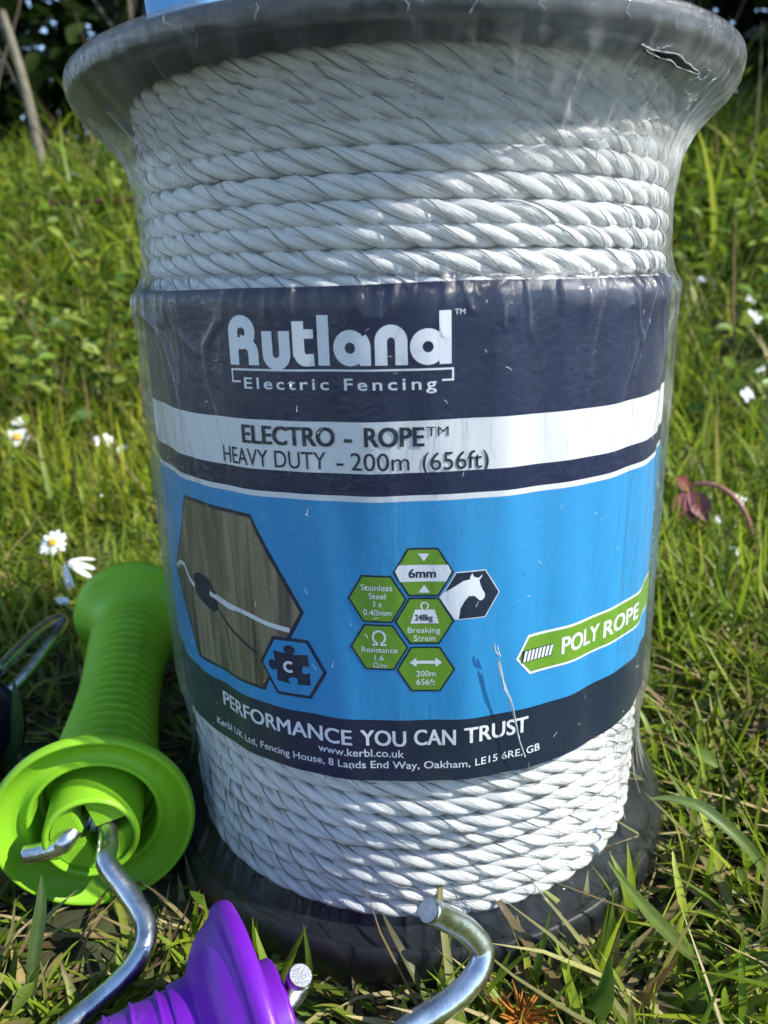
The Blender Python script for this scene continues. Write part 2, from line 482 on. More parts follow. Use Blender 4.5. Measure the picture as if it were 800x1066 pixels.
# rope: three twisted strands laid in a helix round the core
LAY = .031
def strand_set(rows, R, turn0, n_per, sgn, seed, wires=True, rs=.00180, ro=.00168):
    rg = np.random.default_rng(seed)
    nt = len(rows) - 1
    n = int(nt * n_per) + 1
    th = np.linspace(0, 2 * PI * nt, n)
    turns = th / (2 * PI)
    z = np.interp(turns, np.arange(nt + 1), rows)
    # smooth the steps and let the turns sag a little
    z = z + .0007 * (vnoise(th * .9, turns * 0 + seed, seed) - .5) * 2
    Rr = R + .0006 * (vnoise(th * 1.3, turns * 0 + 5, seed + 1) - .5) * 2
    ang = -PI / 2 + sgn * th + turn0          # start away from / facing the camera
    P = np.stack([Rr * np.cos(ang), Rr * np.sin(ang), z], -1)
    T = np.gradient(P, axis=0); T /= np.linalg.norm(T, axis=1)[:, None]
    Nn = np.stack([np.cos(ang), np.sin(ang), 0 * ang], -1)
    B = np.cross(T, Nn)
    s = np.concatenate([[0], np.cumsum(np.linalg.norm(np.diff(P, axis=0), axis=1))])
    tw = 2 * PI * s / LAY + .5 * (vnoise(s * 14, s * 0 + 3, seed + 2) - .5)
    sides = 9
    Vs, Fs, fib = [], [], []
    Wi = []
    off = 0
    for k in range(3):
        psi = tw * TW + 2 * PI * k / 3
        C = P + ro * (np.cos(psi)[:, None] * Nn + np.sin(psi)[:, None] * B)
        Ts = np.gradient(C, axis=0); Ts /= np.linalg.norm(Ts, axis=1)[:, None]
        rad_dir = np.cos(psi)[:, None] * Nn + np.sin(psi)[:, None] * B
        rad_dir -= Ts * np.sum(Ts * rad_dir, 1)[:, None]
        rad_dir /= np.linalg.norm(rad_dir, axis=1)[:, None]
        bin_ = np.cross(Ts, rad_dir)
        for j in range(sides):
            a = 2 * PI * j / sides
            rr = rs * (1 + .05 * (vnoise(s * 120, s * 0 + j, seed + 7 + k) - .5))
            Vs.append(C + rr[:, None] * (math.cos(a) * .96 * rad_dir + math.sin(a) * 1.06 * bin_))
            fib.append(np.stack([s + k * 3.3, np.full(n, math.cos(a)) + k, np.full(n, math.sin(a))], -1))
        # steel filament running along the groove, wandering in and out of sight
        if wires:
            wr = 1.02 * rs
            wob = 1.5 * (vnoise(s * 55, s * 0 + k * 7, seed + 31) - .5) * 2 + .8
            h = wr + .00040 * np.clip(2.2 * vnoise(s * 110, s * 0 + 11 + k, seed + 40) - 1.05, -1.0, 1.1)
            Wi.append(C + h[:, None] * (np.cos(wob)[:, None] * rad_dir + np.sin(wob)[:, None] * bin_))
        F_ = grid_faces(sides, n, True, False) + off
        Fs.append(F_); off += sides * n
    V = np.concatenate(Vs); Fc = np.concatenate(Fs); fb = np.concatenate(fib)
    return V, Fc, fb, Wi

TW = 1.0
rows_top = [.0505, .0480, .0445, .0405, .0368, .0315, .0255, .0187, .0128, .0070, .0010, -.006]
rows_bot = [-.1420, -.1470, -.1530, -.1595, -.1660, -.1725, -.1790, -.1855, -.1920, -.1975]
rows_in = [.0500, .0450, .0395, .0330, .0265, .0200, .0140, .0080, .0020]
rows_in2 = [-.1450, -.152, -.159, -.166, -.173, -.180, -.187, -.194]

def wire_mesh(name, wires, r, parent):
    Vs, Fs, off = [], [], 0
    for C in wires:
        n = len(C)
        T = np.gradient(C, axis=0); T /= np.linalg.norm(T, axis=1)[:, None]
        up = np.tile(np.array([0, 0, 1.]), (n, 1))
        a = np.cross(T, up); a /= np.linalg.norm(a, axis=1)[:, None]
        b = np.cross(T, a)
        for j in range(4):
            t = 2 * PI * j / 4
            Vs.append(C + r * (math.cos(t) * a + math.sin(t) * b))
        Fs.append(grid_faces(4, n, True, False) + off); off += 4 * n
    return link_mesh(name, np_mesh(name, np.concatenate(Vs), np.concatenate(Fs)), M_WIRE, parent)

def build_rope(specs, nm):
    Vs, Fs, fb, W, off = [], [], [], [], 0
    for sp in specs:
        V, Fc, f_, wi = strand_set(*sp)
        Vs.append(V); Fs.append(Fc + off); off += len(V); fb.append(f_); W += wi
    me = np_mesh(nm, np.concatenate(Vs), np.concatenate(Fs))
    attr(me, 'fib', np.concatenate(fb), 'FLOAT_VECTOR')
    o = link_mesh(nm, me, M_ROPE, spool)
    if W: wire_mesh('steel_filament', W, .00016, o)
    return o
build_rope([(rows_top, .0838, PI, 380, 1, 11), (rows_in, .0772, PI * .7, 260, -1, 21, False)], 'rope')
build_rope([(rows_bot, .0850, PI, 380, 1, 51), (rows_in2, .0785, PI * .7, 260, -1, 61, False)], 'rope')

# ------------------------------------------------------------------ printed label
RL = .0900
def und(ph, z):
    """soft vertical ripples of the paper sleeve (metres)"""
    return (.00045 * np.sin(ph * 9 + 1 + z * 14) + .0003 * np.sin(ph * 17 + 2.2 - z * 22) + .00022 * np.sin(ph * 31 + z * 30)) * np.clip((z + .150) / .02 + .4, .4, 1)
def surf(s, z, off=0.0):
    """label coordinates in mm -> world"""
    s = np.asarray(s, float); z = np.asarray(z, float) / 1000
    ph = s / 90.0
    r = RL + und(ph, z) + off
    return np.stack([r * np.sin(ph), -r * np.cos(ph), z], -1)

BANDS = [(-1.3, M_NAVY), (-35.5, M_WHITE), (-49.3, M_NAVY), (-55.5, M_WHITE), (-57.1, M_BLUE), (-123.6, M_SLATE), (-144.3, None)]
def build_label():
    phi = np.radians(np.arange(-178, 178.01, 1.0))
    zs, mi = [], []
    mats = [M_NAVY, M_WHITE, M_BLUE, M_SLATE]
    for (z0, m), (z1, _) in zip(BANDS[:-1], BANDS[1:]):
        k = max(1, int(round((z0 - z1) / 2.5)))
        for i in range(k):
            zs.append(z0 + (z1 - z0) * i / k); mi.append(mats.index(m))
    zs.append(BANDS[-1][0])
    zs = np.array(zs)
    PH, Z = np.meshgrid(phi, zs, indexing='ij')
    # the printed edges wander a millimetre
    edge = .35 * np.sin(PH * 4 + 1) + .25 * np.sin(PH * 9)
    V = surf(PH * 90, Z + edge * 0.6)
    Fc = grid_faces(len(phi), len(zs))
    idx = np.tile(np.array(mi), len(phi) - 1)
    me = np_mesh('label', V.reshape(-1, 3), Fc[:, ::-1], True, idx)
    return link_mesh('label', me, mats, spool)
label = build_label()

def text_polys(body, bold=0.0, spacing=1.0):
    c = bpy.data.curves.new('t', 'FONT')
    c.body = body; c.offset = bold; c.resolution_u = 4; c.space_character = spacing
    o = bpy.data.objects.new('t', c); COL.objects.link(o)
    dg = bpy.context.evaluated_depsgraph_get(); dg.update()
    me = bpy.data.meshes.new_from_object(o.evaluated_get(dg))
    V = np.array([v.co[:2] for v in me.vertices]); Fc = [list(p.vertices) for p in me.polygons]
    bpy.data.objects.remove(o); bpy.data.curves.remove(c); bpy.data.meshes.remove(me)
    return V, Fc
CAP = text_polys('H')[0][:, 1].max()

def T(body, s0, s1, z0, cap, mi=0, bold=0.0, off=.00022, spacing=1.0, slope=0.0):
    V, Fc = text_polys(body, bold, spacing)
    a, b = V[:, 0].min(), V[:, 0].max()
    V = V.copy()
    x = s0 + (V[:, 0] - a) / (b - a) * (s1 - s0)
    y = z0 + V[:, 1] / CAP * cap + slope * (x - s0)
    return ('mesh', np.stack([x, y], -1), Fc, mi, off)
def TB(body, s0, s1, z0, cap, mi=0, b=.2, off=.00022):
    """heavy lettering: the same glyphs laid down three times a hair apart"""
    return [T(body, s0 + b + d * b, s1 - b + d * b, z0 + e * b * .5, cap, mi, 0, off + i * 4e-6) for i, (d, e) in enumerate(((-1, -1), (0, 1), (1, -1), (-1, 1), (1, 1)))]
def Pg(pts, mi=0, off=.00012):
    return ('mesh', np.array(pts, float), [list(range(len(pts)))], mi, off)
def St(path, w, mi=0, off=.00022, closed=False):
    """flat stroke with mitred joints"""
    p = np.array(path, float); n = len(p)
    L_, R_ = [], []
    for i in range(n):
        if closed: d0 = p[i] - p[i - 1]; d1 = p[(i + 1) % n] - p[i]
        else:
            d0 = p[i] - p[i - 1] if i else p[1] - p[0]
            d1 = p[i + 1] - p[i] if i < n - 1 else p[-1] - p[-2]
        d0 = d0 / np.linalg.norm(d0); d1 = d1 / np.linalg.norm(d1)
        t = d0 + d1; t /= np.linalg.norm(t)
        nn = np.array([-t[1], t[0]]); k = w / 2 / max(.35, abs(nn @ np.array([-d0[1], d0[0]])))
        L_.append(p[i] + nn * k); R_.append(p[i] - nn * k)
    V = np.array(L_ + R_)
    m = n if closed else n - 1
    Fc = [[i, n + i, n + (i + 1) % n, (i + 1) % n] for i in range(m)]
    return ('mesh', V, Fc, mi, off)

def art(name, items, mats, parent=label):
    V3, F3, M3 = [], [], []
    for _, V, Fc, mi, off in items:
        bm = bmesh.new()
        vs = [bm.verts.new((x, y, 0)) for x, y in V]
        for f in Fc:
            try: bm.faces.new([vs[i] for i in f])
            except ValueError: pass
        bmesh.ops.triangulate(bm, faces=bm.faces)
        for k, step in ((0, 2.5), (1, 4.0)):
            lo, hi = V[:, k].min(), V[:, k].max()
            c = math.floor(lo / step) * step + step
            while c < hi:
                co = [0, 0, 0]; no = [0, 0, 0]; co[k] = c; no[k] = 1
                bmesh.ops.bisect_plane(bm, geom=bm.verts[:] + bm.edges[:] + bm.faces[:], plane_co=co, plane_no=no, dist=1e-5)
                c += step
        bmesh.ops.recalc_face_normals(bm, faces=bm.faces)
        for f in bm.faces:
            if f.normal.z < 0: f.normal_flip()
        bm.verts.index_update()
        base = len(V3)
        A = np.array([v.co[:2] for v in bm.verts])
        V3 += [tuple(q) for q in surf(A[:, 0], A[:, 1], off)]
        for f in bm.faces:
            F3.append([base + v.index for v in f.verts]); M3.append(mi)
        bm.free()
    me = bpy.data.meshes.new(name)
    me.from_pydata(V3, [], F3)
    me.polygons.foreach_set('material_index', M3)
    me.polygons.foreach_set('use_smooth', [True] * len(F3))
    me.update()
    return link_mesh(name, me, mats, parent)

def arc(cx, cy, r, a0, a1, n=14):
    return [(cx + r * math.cos(math.radians(a0 + (a1 - a0) * i / n)), cy + r * math.sin(math.radians(a0 + (a1 - a0) * i / n))) for i in range(n + 1)]

# brand lettering: heavy monoline letters with rounded shoulders
def logo():
    it = []
    b, xh, ch = -21.0, -12.2, -8.4
    w = 3.1
    lay = [0]
    def s(path, ww=w):
        lay[0] += 1
        it.append(St(path, ww, 0, .00016 + .000006 * lay[0]))
    # R : stem, round bowl, leg
    x = -49.3
    s([(x + w / 2, b), (x + w / 2, -12.4)] + arc(x + w / 2 + 2.75, -12.4, 2.75, 180, 0)[1:] + arc(x + w / 2 + 2.75, -12.6, 2.75, 0, -85, 8)[1:] + [(x + w / 2 + .8, -15.35)], w)
    s([(x + 3.6, -14.6)] + arc(x + 4.9, -18.0, 2.9, 80, 0, 8) + [(x + 7.8, b)], w)
    # u
    x = -38.6
    s([(x + w / 2, xh)] + [(x + w / 2, -17.6)] + arc(x + 4.1, -18.1, 2.55, 180, 360) + [(x + 6.65, xh)], w)
    # t
    x = -29.6
    s([(x + w / 2, -9.8), (x + w / 2, -18.0)] + arc(x + w / 2 + 1.9, -18.0, 1.65, 180, 275, 8)[1:] + [(x + 5.6, -19.55)], w)
    s([(x + w - .2, -13.0), (x + 5.6, -13.0)], 2.3)
    # l
    x = -22.9
    s([(x + w / 2, b), (x + w / 2, ch)], w)
    # a
    cx, r = -13.9, 2.95
    s(arc(cx - .2, -16.6, r, 0, 360, 30), w)
    s([(cx + 3.7, b), (cx + 3.7, -16.6)] + arc(cx - .2, -16.6, r + .95, 0, 40, 6)[1:], w - .2)
    # n
    x = -7.7
    s([(x + w / 2, b), (x + w / 2, -15.6)] + arc(x + 4.1, -15.1, 2.55, 180, 0) + [(x + 6.65, b)], w)
    # d
    cx = 5.7
    s(arc(cx - .1, -16.6, r, 0, 360, 30), w)
    s([(cx + 4.3, b), (cx + 4.3, -7.9)], w)
    it.append(T('TM', 12.4, 15.1, -9.0, 1.3))
    # bracket
    it.append(St([(-46.1, -25.4), (-48.9, -25.4), (-48.9, -22.2), (11.9, -22.2), (11.9, -25.0), (9.1, -25.0)], .5))
    it.append(T('Electric', -45.0, -20.4, -27.2, 2.9, 0, .012, spacing=1.32))
    it.append(T('Fencing', -16.1, 7.7, -27.2, 2.9, 0, .012, spacing=1.32))
    art('brand_lettering', it, [M_TEXT])
logo()
art('product_lettering', [
    *TB('ELECTRO', -47.2, -19.4, -42.1, 4.9, 0, 0.22), T('-', -16.9, -14.6, -42.1, 4.9, 0, .02),
    *TB('ROPE', -11.3, 4.4, -41.9, 4.9, 0, 0.22), T('TM', 4.9, 10.7, -39.4, 2.5, 0, 0),
    T('HEAVY', -55.9, -39.2, -48.5, 4.7, 0, .002), T('DUTY', -37.3, -22.2, -48.5, 4.7, 0, .002), T('-', -19.3, -17.3, -48.5, 4.7),
    T('200m', -15.2, .4, -48.4, 4.7, 0, .002), T('(656ft)', 3.8, 21.4, -48.4, 4.7, 0, .002)], [M_DARKTEXT])
art('slogan_lettering', [
    *TB('PERFORMANCE', -69.0, -18.2, -132.2, 4.9, 0, 0.15), *TB('YOU', -15.7, -2.1, -132.1, 5.0, 0, 0.15),
    *TB('CAN', .2, 12.4, -131.6, 5.0, 0, 0.15), *TB('TRUST', 14.8, 35.2, -131.2, 5.0, 0, 0.15)], [M_TEXT])
art('address_lettering', [
    T('www.kerbl.co.uk', -29.2, -2.8, -136.0, 2.5, 0, .008),
    T('Kerbl UK Ltd, Fencing House, 8 Lands End Way, Oakham, LE15 6RE, GB', -73.6, 39.6, -141.0, 2.4, 0, .008, slope=.018)], [M_TEXT])

# photograph panel: wooden post with white rope
def wood_mat():
    m, nt, b, out = mat_new('printed wooden post picture')
    N, L = nt.nodes, nt.links
    tc = N.new('ShaderNodeTexCoord')
    mp = N.new('ShaderNodeMapping'); mp.inputs['Scale'].default_value = (180, 180, 14); mp.inputs['Rotation'].default_value = (.10, .10, 0)
    L.new(tc.outputs['Object'], mp.inputs['Vector'])
    n1 = N.new('ShaderNodeTexNoise'); n1.inputs['Scale'].default_value = 1; n1.inputs['Detail'].default_value = 8; n1.inputs['Distortion'].default_value = .6
    L.new(mp.outputs[0], n1.inputs['Vector'])
    cr = N.new('ShaderNodeValToRGB')
    cr.color_ramp.elements[0].color = (.030, .026, .014, 1); cr.color_ramp.elements[0].position = .34
    cr.color_ramp.elements[1].color = (.34, .29, .18, 1); cr.color_ramp.elements[1].position = .72
    L.new(n1.outputs['Fac'], cr.inputs['Fac']); L.new(cr.outputs[0], b.inputs['Base Color'])
    b.inputs['Roughness'].default_value = .38
    return m
M_WOOD = wood_mat()
HEXP = [(-80.0, -62.8), (-46.5, -62.8), (-31.4, -91.2), (-46.7, -119.2), (-82.5, -119.2), (-97.5, -91.5)]
def inset(poly, d):
    p = np.array(poly); c = p.mean(0); return [tuple(c + (q - c) * (1 - d / np.linalg.norm(q - c))) for q in p]
bl = [( -79.5, -89.0), (-75, -87.2), (-70, -88.5), (-67, -92), (-66, -97.5), (-69.5, -99.5), (-74, -97.8), (-78.5, -95)]
art('picture_panel', [
    Pg(HEXP, 0, .00010), Pg(inset(HEXP, 1.3), 1, .00018),
    St([(-95.6, -91.0), (-92, -88.6), (-87.5, -88.2), (-84, -91.0), (-80.5, -92.6), (-71.4, -92.8), (-60, -94.0), (-50.8, -94.9), (-36.2, -97.2)], 1.5, 2, .00026),
    Pg(bl, 3, .00030), St([(-70.5, -93.3), (-60, -94.5), (-57, -94.6)], 1.6, 2, .00034),
    St([(-66, -98), (-58, -103), (-49, -107)], .9, 3, .00025), St([(-62.5, -101), (-60.5, -117.5)], .35, 3, .00023)],
    [M_SLATE, M_WOOD, M_WHITE, M_DARKTEXT])

def hexa(cx, cy, R=8.35):
    return [(cx + R * math.cos(math.radians(60 * i)), cy + R * .985 * math.sin(math.radians(60 * i))) for i in range(6)]
# puzzle badge
ph = hexa(-36.2, -109.2, 11.2)
PUZ = [(-41.98, -104.2), (-37.88, -104.7), (-38.53, -104.0), (-38.44, -102.8), (-37.55, -102.0), (-36.09, -101.9), (-34.94, -102.7), (-34.9, -103.9), (-35.58, -104.9), (-30.88, -104.4), (-30.56, -108.6), (-31.31, -108.1), (-32.52, -108.3), (-33.0, -109.6), (-32.68, -110.7), (-31.48, -110.6), (-30.47, -110.1), (-30.45, -114.3), (-34.76, -114.6), (-34.49, -113.7), (-34.62, -112.7), (-35.62, -112.3), (-37.09, -112.6), (-37.58, -113.5), (-36.82, -114.5), (-41.28, -114.1), (-41.16, -110.1), (-41.65, -110.7), (-42.99, -110.9), (-44.03, -109.9), (-43.98, -108.3), (-42.9, -107.3), (-42.04, -107.6), (-41.55, -108.0)]
art('puzzle_badge', [Pg(ph, 0, .00030), Pg(inset(ph, 1.2), 1, .00036), Pg(PUZ, 0, .00042),
    St(arc(-37.0, -109.0, 1.5, 50, 310, 12), .85, 2, .00048)], [M_SLATE, M_BLUE, M_TEXT])

def badge(cx, cy, extra, fill=M_GREEN):
    h = hexa(cx, cy)
    art('hexagon_badge', [Pg(h, 0, .00012), Pg(inset(h, .62), 1, .00018)] + extra, [M_SLATE, fill, M_TEXT, M_DARKTEXT])
badge(3.6, -77.2, [Pg([(-4.1, -76.6), (-3.0, -75.0), (10.3, -75.0), (11.2, -76.9), (9.8, -79.9), (-2.8, -79.9)], 2, .00024),
    Pg([(2.2, -71.7), (5.4, -71.7), (3.8, -74.0)], 2, .00024), Pg([(2.2, -83.2), (5.4, -83.2), (3.8, -80.9)], 2, .00024),
    *TB('6mm', -.4, 7.1, -78.7, 2.5, 3, .1, .0003)])
badge(-9.4, -85.1, [T('Stainless', -13.8, -5.0, -82.5, 1.75, 2, .006), T('Steel', -11.7, -6.9, -85.0, 1.75, 2, .006), T('3 x', -10.6, -8.0, -87.4, 1.75, 2, .006), T('0.40mm', -13.4, -5.4, -90.0, 1.75, 2, .006)])
badge(3.7, -91.8, [Pg([(-.2, -92.5), (7.8, -92.5), (6.6, -88.3), (1.2, -88.3)], 2, .00024), St(arc(3.85, -87.2, 1.0, -60, 240, 14), .45, 2, .00024),
    *TB('248kg', 1.1, 6.1, -91.6, 1.8, 3, .06, .0003), T('Breaking', -1.0, 8.1, -95.4, 1.7, 2, .006), T('Strain', .7, 6.7, -97.9, 1.7, 2, .006)])
badge(-9.2, -99.9, [T('Ω', -11.2, -7.1, -99.3, 4.4, 2, .004), T('Resistance', -14.3, -4.0, -101.5, 1.65, 2, .006), T('1.6', -10.6, -8.0, -104.0, 1.65, 2, .006), T('Ω/m', -11.1, -7.1, -106.4, 1.65, 2, .0)])
badge(3.9, -106.8, [Pg([(-.6, -104.6), (1.3, -103.1), (1.3, -104.1), (6.7, -104.1), (6.7, -103.1), (8.6, -104.6), (6.7, -106.1), (6.7, -105.1), (1.3, -105.1), (1.3, -106.1)], 2, .00024),
    T('200m', 1.2, 6.8, -109.1, 1.75, 2, .006), T('656ft', 1.2, 6.6, -111.8, 1.75, 2, .006)])
hh = hexa(16.7, -84.4)
horse = [(7.94, -84.7), (8.82, -83.4), (10.96, -82.2), (13.49, -80.6), (14.5, -80.0), (16.33, -79.7), (16.48, -78.9), (17.04, -77.9), (17.43, -79.0), (18.59, -79.5), (19.23, -79.3), (19.75, -78.6), (19.83, -79.1), (19.5, -79.7), (18.98, -80.1), (19.38, -81.6), (19.78, -82.7), (20.58, -84.2), (20.67, -85.2), (20.2, -86.0), (19.42, -86.3), (18.76, -85.9), (18.37, -85.4), (17.59, -84.7), (16.04, -84.6), (14.76, -86.1), (13.61, -88.2), (13.49, -89.7), (13.1, -91.3), (12.08, -91.4)]
art('horse_badge', [Pg(hh, 1, .00010), Pg(inset(hh, .3), 0, .00015), Pg(horse, 1, .00021)], [M_SLATE, M_TEXT])

# banner
def banner():
    t0, b0 = -99.7, -112.4
    out = [(30.6, -106.6), (34.6, t0), (120, t0), (120, b0), (35.4, b0)]
    inn = [(31.5, -106.5), (35.1, t0 - .75), (120, t0 - .75), (120, b0 + .75), (35.8, b0 + .75)]
    it = [Pg(out, 0, .00012), Pg(inn, 1, .00018), Pg([(32.3, -108.2), (43.2, -108.2), (43.6, -104.4), (32.6, -104.4)], 2, .00022)]
    for i in range(8):
        x = 32.9 + i * 1.3
        it.append(Pg([(x, -107.95), (x + .85, -107.95), (x + 1.6, -104.65), (x + .75, -104.65)], 0, .00027))
    it += [*TB('POLY', 46.6, 63.2, -108.6, 5.3, 0, 0.2), *TB('ROPE', 65.2, 86.5, -108.9, 5.3, 0, 0.22)]
    art('banner', it, [M_TEXT, M_GREEN, M_DARKTEXT])
banner()

# ------------------------------------------------------------------ clear wrapping film
FPROF = [(.0600, .0900), (.0600, .1025), (.0590, .1049), (.0570, .1056), (.0532, .1050), (.0480, .1010), (.0440, .0964), (.0395, .0925), (.0340, .0897), (.0250, .0886), (.0150, .0885),
         (.0050, .0891), (.0000, .0904), (-.0030, .0918), (-.0060, .0921), (-.0200, .0917), (-.0400, .0918), (-.1000, .0917), (-.1400, .0915), (-.1500, .0908), (-.1600, .0898), (-.1700, .0898), (-.1780, .0907), (-.1850, .0928), (-.1930, .0975), (-.1985, .1004), (-.2030, .1016), (-.2118, .1016)]
def seg_ridge(S, Z, pts, w):
    """gaussian of the distance to a polyline in (s,z) mm"""
    best = np.full(S.shape, 1e9)
    for (x0, y0), (x1, y1) in zip(pts[:-1], pts[1:]):
        dx, dy = x1 - x0, y1 - y0
        t = np.clip(((S - x0) * dx + (Z - y0) * dy) / (dx * dx + dy * dy), 0, 1)
        best = np.minimum(best, (S - x0 - t * dx) ** 2 + (Z - y0 - t * dy) ** 2)
    return np.exp(-best / (w * w))
FLIP = False
def build_film():
    pz = np.array(FPROF)
    seg = np.concatenate([[0], np.cumsum(np.hypot(*np.diff(pz, axis=0).T))])
    nz, nph = 420, 900
    d = np.linspace(0, seg[-1], nz)
    zz, rr = np.interp(d, seg, pz[:, 0]), np.interp(d, seg, pz[:, 1])
    for _ in range(2):
        rr[1:-1] = (rr[:-2] + 2 * rr[1:-1] + rr[2:]) / 4
    ph = np.linspace(-PI, PI, nph, endpoint=False)
    PH, Zi = np.meshgrid(ph, np.arange(nz), indexing='ij')
    Z = zz[Zi]; R = rr[Zi]
    S, ZM = PH * 90, Z * 1000
    free_top = np.clip((Z - .022) / .02, 0, 1) * np.clip((.055 - Z) / .012, 0, 1)
    free_bot = np.clip((-.158 - Z) / .02, 0, 1) * np.clip((Z + .203) / .012, 0, 1)
    lab = np.clip((-Z - .0) / .004, 0, 1) * np.clip((Z + .150) / .006, 0, 1)
    n_ = lambda a, b, sd: vnoise(S * a + 700, ZM * b + 700, sd)
    ridge = lambda a, b, sd: (1 - np.abs(2 * n_(a, b, sd) - 1)) ** 3
    D = lab * (.0003 + .0006 * ridge(.11, .010, 1) + .0004 * ridge(.05, .02, 31) + .0004 * n_(.3, .03, 2) + und(PH, Z) * .9)
    D += (1 - lab) * (1 - free_top) * (1 - free_bot) * .0005 * n_(.25, .25, 4) * (Z < .05)
    # stretched folds fanning from the rim to the rope
    D += free_top * (.0026 * (ridge(.16, .02, 5) - .3) + .0012 * (n_(.06, .05, 6) - .5))
    D += free_bot * (.0014 * (ridge(.2, .03, 7) - .2) + .0008 * (n_(.1, .1, 8) - .5))
    # puckers at the top edge of the label
    D += .0012 * np.exp(-((Z + .005) / .006) ** 2) * ridge(.16, .05, 9) * (.5 + n_(.05, .02, 12))
    # pleated tuck at upper left of the label
    LA = [(-93.5, 0), (-86, -9), (-76.5, -14.5), (-70.6, -27.7), (-67.8, -36), (-63, -60), (-58, -80)]
    LB = [(-47.6, 0), (-48.6, -8.6), (-56.8, -16.3), (-56.5, -26.8), (-53.3, -35), (-50, -50)]
    LC = [(-72, -1), (-68, -12), (-60, -18)]
    fade = np.clip((ZM + 85) / 60, 0, 1)
    D += .0011 * fade * (seg_ridge(S, ZM, LA, 1.0) + .9 * seg_ridge(S, ZM, LB, 1.0)) + .0006 * seg_ridge(S, ZM, LC, .8)
    xa = np.interp(-ZM, [0, 9, 14.5, 27.7, 36, 60, 80], [-93.5, -86, -76.5, -70.6, -67.8, -63, -58])
    xb = np.interp(-ZM, [0, 8.6, 16.3, 26.8, 35, 50, 80], [-47.6, -48.6, -56.8, -56.5, -53.3, -50, -50])
    ins = np.clip((S - xa) / 1.5, 0, 1) * np.clip((xb - S) / 1.5, 0, 1) * np.clip(-ZM / 2, 0, 1) * np.clip((ZM + 45) / 30, 0, 1)
    D += ins * .0010 * (.5 + .5 * np.cos(np.clip(-ZM / 15, 0, 1) * PI))
    # folds at upper right
    for p in ([(30, -1), (31, -14)], [(54, -1), (52, -12), (50, -26)], [(74, -2), (73, -16), (69, -28)], [(93, -12), (84, -30), (80, -52)], [(62, -1), (66, -9), (71, -19)], [(78, 2), (82, -8), (86, -20)], [(88, 1), (97, -14)], [(70, -16), (64, -30), (60, -45)], [(40, 0), (40, -9)], [(23, -1), (24, -12)], [(14, -1), (16, -8)]):
        D += .0007 * seg_ridge(S, ZM, p, .8)
    D += .0013 * np.exp(-((S - 47) / 5.5) ** 2 - ((ZM + 6) / 4) ** 2)
    Rf = R + D
    Rf = np.where(lab > .5, np.maximum(Rf, RL + und(PH, Z) + .0008), Rf)
    V = np.stack([Rf * np.sin(PH), -Rf * np.cos(PH), Z], -1)
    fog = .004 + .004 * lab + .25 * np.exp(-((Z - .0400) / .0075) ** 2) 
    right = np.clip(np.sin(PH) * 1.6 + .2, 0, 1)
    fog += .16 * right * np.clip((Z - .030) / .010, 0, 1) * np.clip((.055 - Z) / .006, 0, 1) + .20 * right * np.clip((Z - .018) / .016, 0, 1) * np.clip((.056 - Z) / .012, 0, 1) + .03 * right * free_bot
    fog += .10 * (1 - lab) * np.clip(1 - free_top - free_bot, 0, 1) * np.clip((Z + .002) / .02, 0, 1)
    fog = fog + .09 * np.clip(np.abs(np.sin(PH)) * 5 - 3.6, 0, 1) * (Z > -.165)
    # stress-whitened creases in the wrap, and a glint painted in as white
    CREASES = ([(30, -1), (31, -14)], [(54, -1), (52, -12), (50, -26)], [(74, -2), (73, -16), (69, -28)], [(93, -12), (84, -30), (80, -52)],
               [(62, -1), (66, -9), (71, -19)], [(78, 2), (82, -8), (86, -20)], [(88, 1), (97, -14)], [(70, -16), (64, -30), (60, -45)], [(23, -1), (24, -12)], [(14, -1), (16, -8)])
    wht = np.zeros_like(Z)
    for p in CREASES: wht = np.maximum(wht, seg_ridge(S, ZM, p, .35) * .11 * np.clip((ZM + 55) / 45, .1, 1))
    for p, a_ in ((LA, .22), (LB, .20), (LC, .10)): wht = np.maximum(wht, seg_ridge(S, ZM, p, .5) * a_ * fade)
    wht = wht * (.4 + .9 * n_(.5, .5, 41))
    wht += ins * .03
    wht += .30 * np.clip(np.exp(-((S - 47) / 6.0) ** 2 - ((ZM + 4.5) / 3.6) ** 2) * 1.4 - .25, 0, .6) * (.6 + .6 * n_(.4, .4, 43))  # glint on the film, painted as a white patch in the haze
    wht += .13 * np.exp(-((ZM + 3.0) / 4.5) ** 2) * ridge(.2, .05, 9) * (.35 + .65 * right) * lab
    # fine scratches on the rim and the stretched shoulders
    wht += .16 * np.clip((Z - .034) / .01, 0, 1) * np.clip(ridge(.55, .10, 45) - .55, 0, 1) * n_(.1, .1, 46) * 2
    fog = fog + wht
    Fc = grid_faces(nph, nz, True, False)
    # slit torn in the stretched part
    fc = V.reshape(-1, 3)[Fc].mean(1)
    fs, fz = np.arctan2(fc[:, 0], -fc[:, 1]), fc[:, 2] * 1000
    u = (fs - .720) / .140; c = 48.0 - (fs - .720) * 5.5
    hole = (np.abs(u) < 1) & (np.abs(fz - c) < np.clip(.75 - .45 * np.abs(u), 0, 1) * (1 - .2 * u))
    Fc = Fc[~hole][:, ::-1] if FLIP else Fc[~hole]
    me = np_mesh('wrapping_film', V.reshape(-1, 3), Fc)
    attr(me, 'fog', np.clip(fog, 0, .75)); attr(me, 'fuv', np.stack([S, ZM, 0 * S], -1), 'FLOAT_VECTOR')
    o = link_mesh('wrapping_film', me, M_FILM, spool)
    def FR(phv, z):       # film radius
        i = np.argmin(np.abs(zz - z) + 10 * (np.arange(nz) < 20)); j = int(round((phv + PI) / (2 * PI) * nph)) % nph
        return Rf[j, i]
    # frayed strands of torn film
    items, nm = [], []
    def on(phv, z, off): 
        r = FR(phv, z) + off
        return (r * math.sin(phv), -r * math.cos(phv), z)
    rg = random.Random(5)
